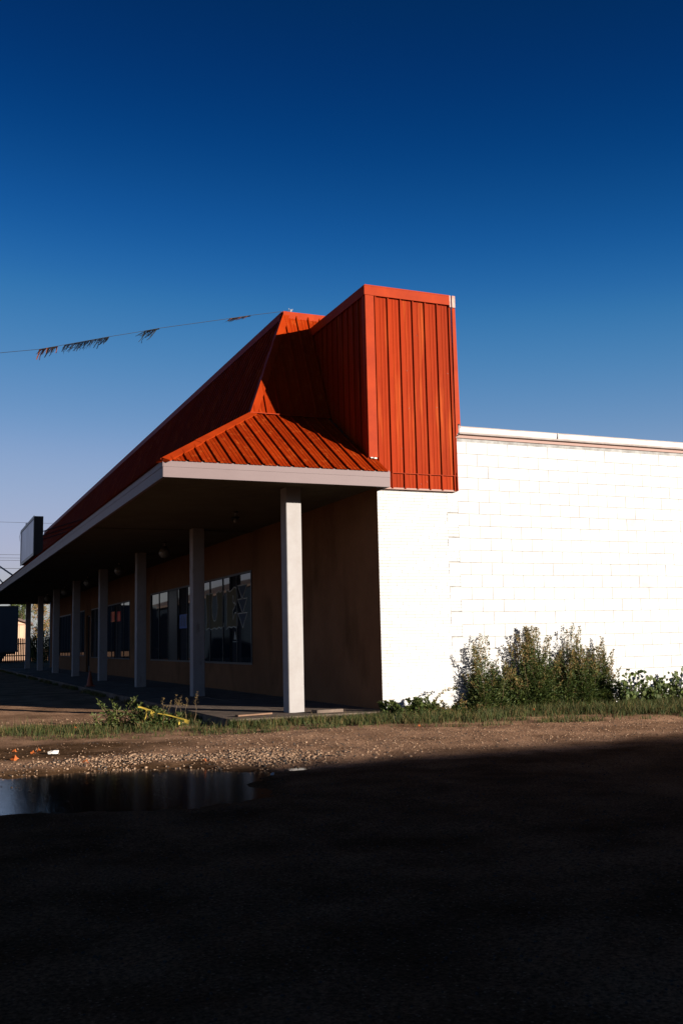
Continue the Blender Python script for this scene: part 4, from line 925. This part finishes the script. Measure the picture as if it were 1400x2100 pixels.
s = MB(); s.box((-3.6, .05, 1.02 - .5), (-.9, .1, .92)); s.obj('mud_flap', RUBBER, TR)
for i, z in enumerate((9.72, 9.42, 9.20, 8.56)):
    s = MB(); s.tube([(-60, 80, z), (-20, 80, z - .15), (12, 80, z - (.15 if i < 3 else .3)), (60, 80, z)], .014 + .004 * (i == 3), n=4)
    tag(s.obj('power_line', WIRE), ['topmost power line of the close group left of the roof sign', 'second power line left of the roof sign', 'third power line left of the roof sign', 'lowest power line meeting the foot of the roof sign'][i], 'power line', 'power lines at the far left')
s = MB(); s.tube([(-60, 100, 15.3), (5.89, 100, 14.95), (80, 100, 15.6)], .016, n=4); tag(s.obj('power_line', WIRE), 'power line between the roof sign and the end of the orange roof', 'power line', 'power lines at the far left')

# ------------------------------------------------------------------ neighbours outside the frame (they shade and mirror), added shading block
def shed(name, a, b2, h, label, roof=.5, m_=METALB):
    T = empty(name, (a[0], a[1], GZ)); tag(T, label, 'building'); w_, d_ = b2[0] - a[0], b2[1] - a[1]
    s = MB(); s.box((0, 0, 0), (w_, d_, h - .15)); s.obj('wall', m_, T)
    s = MB(); s.box((-.1, -.1, h - .15), (w_ + .1, d_ + .1, h)); s.obj('roof', ROOFF, T)
    s = MB()
    for k_ in range(int(w_ // 4)): s.box((1 + k_ * 4, d_, 1.0), (2.4 + k_ * 4, d_ + .03, 2.2))
    s.obj('window', GLASS, T)
    return T
shed('neighbour_building', (-12, -44), (40, -26.0), 21.25 * math.hypot(SUN_K, 1) * math.tan(R(SUN_EL)), 'long low neighbouring building behind the viewpoint that shades the lot')
Wh = empty('dark_barn', (-34, 66, GZ)); tag(Wh, 'dark gabled barn across the lot, mirrored in the shop windows', 'building')
s = MB(); s.prism([(0, 0, 0), (20, 0, 0), (20, 0, 4.6), (9, 0, 7.6), (0, 0, 4.6)], (0, 24, 0)); s.obj('wall', mat('navy_siding', (.007, .011, .017), .8, .1), Wh)
s = MB(); s.prism([(20.4, -.3, 4.5), (20.4, -.3, 4.68), (9, -.3, 7.8), (-.4, -.3, 4.68), (-.4, -.3, 4.5), (9, -.3, 7.62)], (0, 24.6, 0)); s.obj('roof', SHINGLE, Wh)
for i in range(4): s = MB(); s.box((2 + i * 4.5, -.03, 1.2), (3.6 + i * 4.5, -.001, 2.6)); s.obj('window', GLASS, Wh)
Wb = empty('added_shade_block', (1.6, 45, GZ)); tag(Wb, 'plain dark block added unseen behind the shop to shade the trailer', 'building')  # unseen block, added only to throw shade on the trailer
s = MB(); s.box((0, 0, 0), (16, 11, 8.7)); s.obj('wall', TRAILER, Wb); s = MB(); s.box((-.1, -.1, 8.7), (16.1, 11.1, 8.85)); s.obj('roof', ROOFF, Wb)
# small mirror puddle next to the big one
w = MB(); w.quad((-3.395, -5.25, 0), (-3.05, -5.25, 0), (-3.05, -4.70, 0), (-3.395, -4.70, 0)); tag(w.obj('water', WATER, loc=(0, 0, GZ - .022)), 'tiny puddle beside the large one', kind='structure')
bpy.context.view_layer.update()
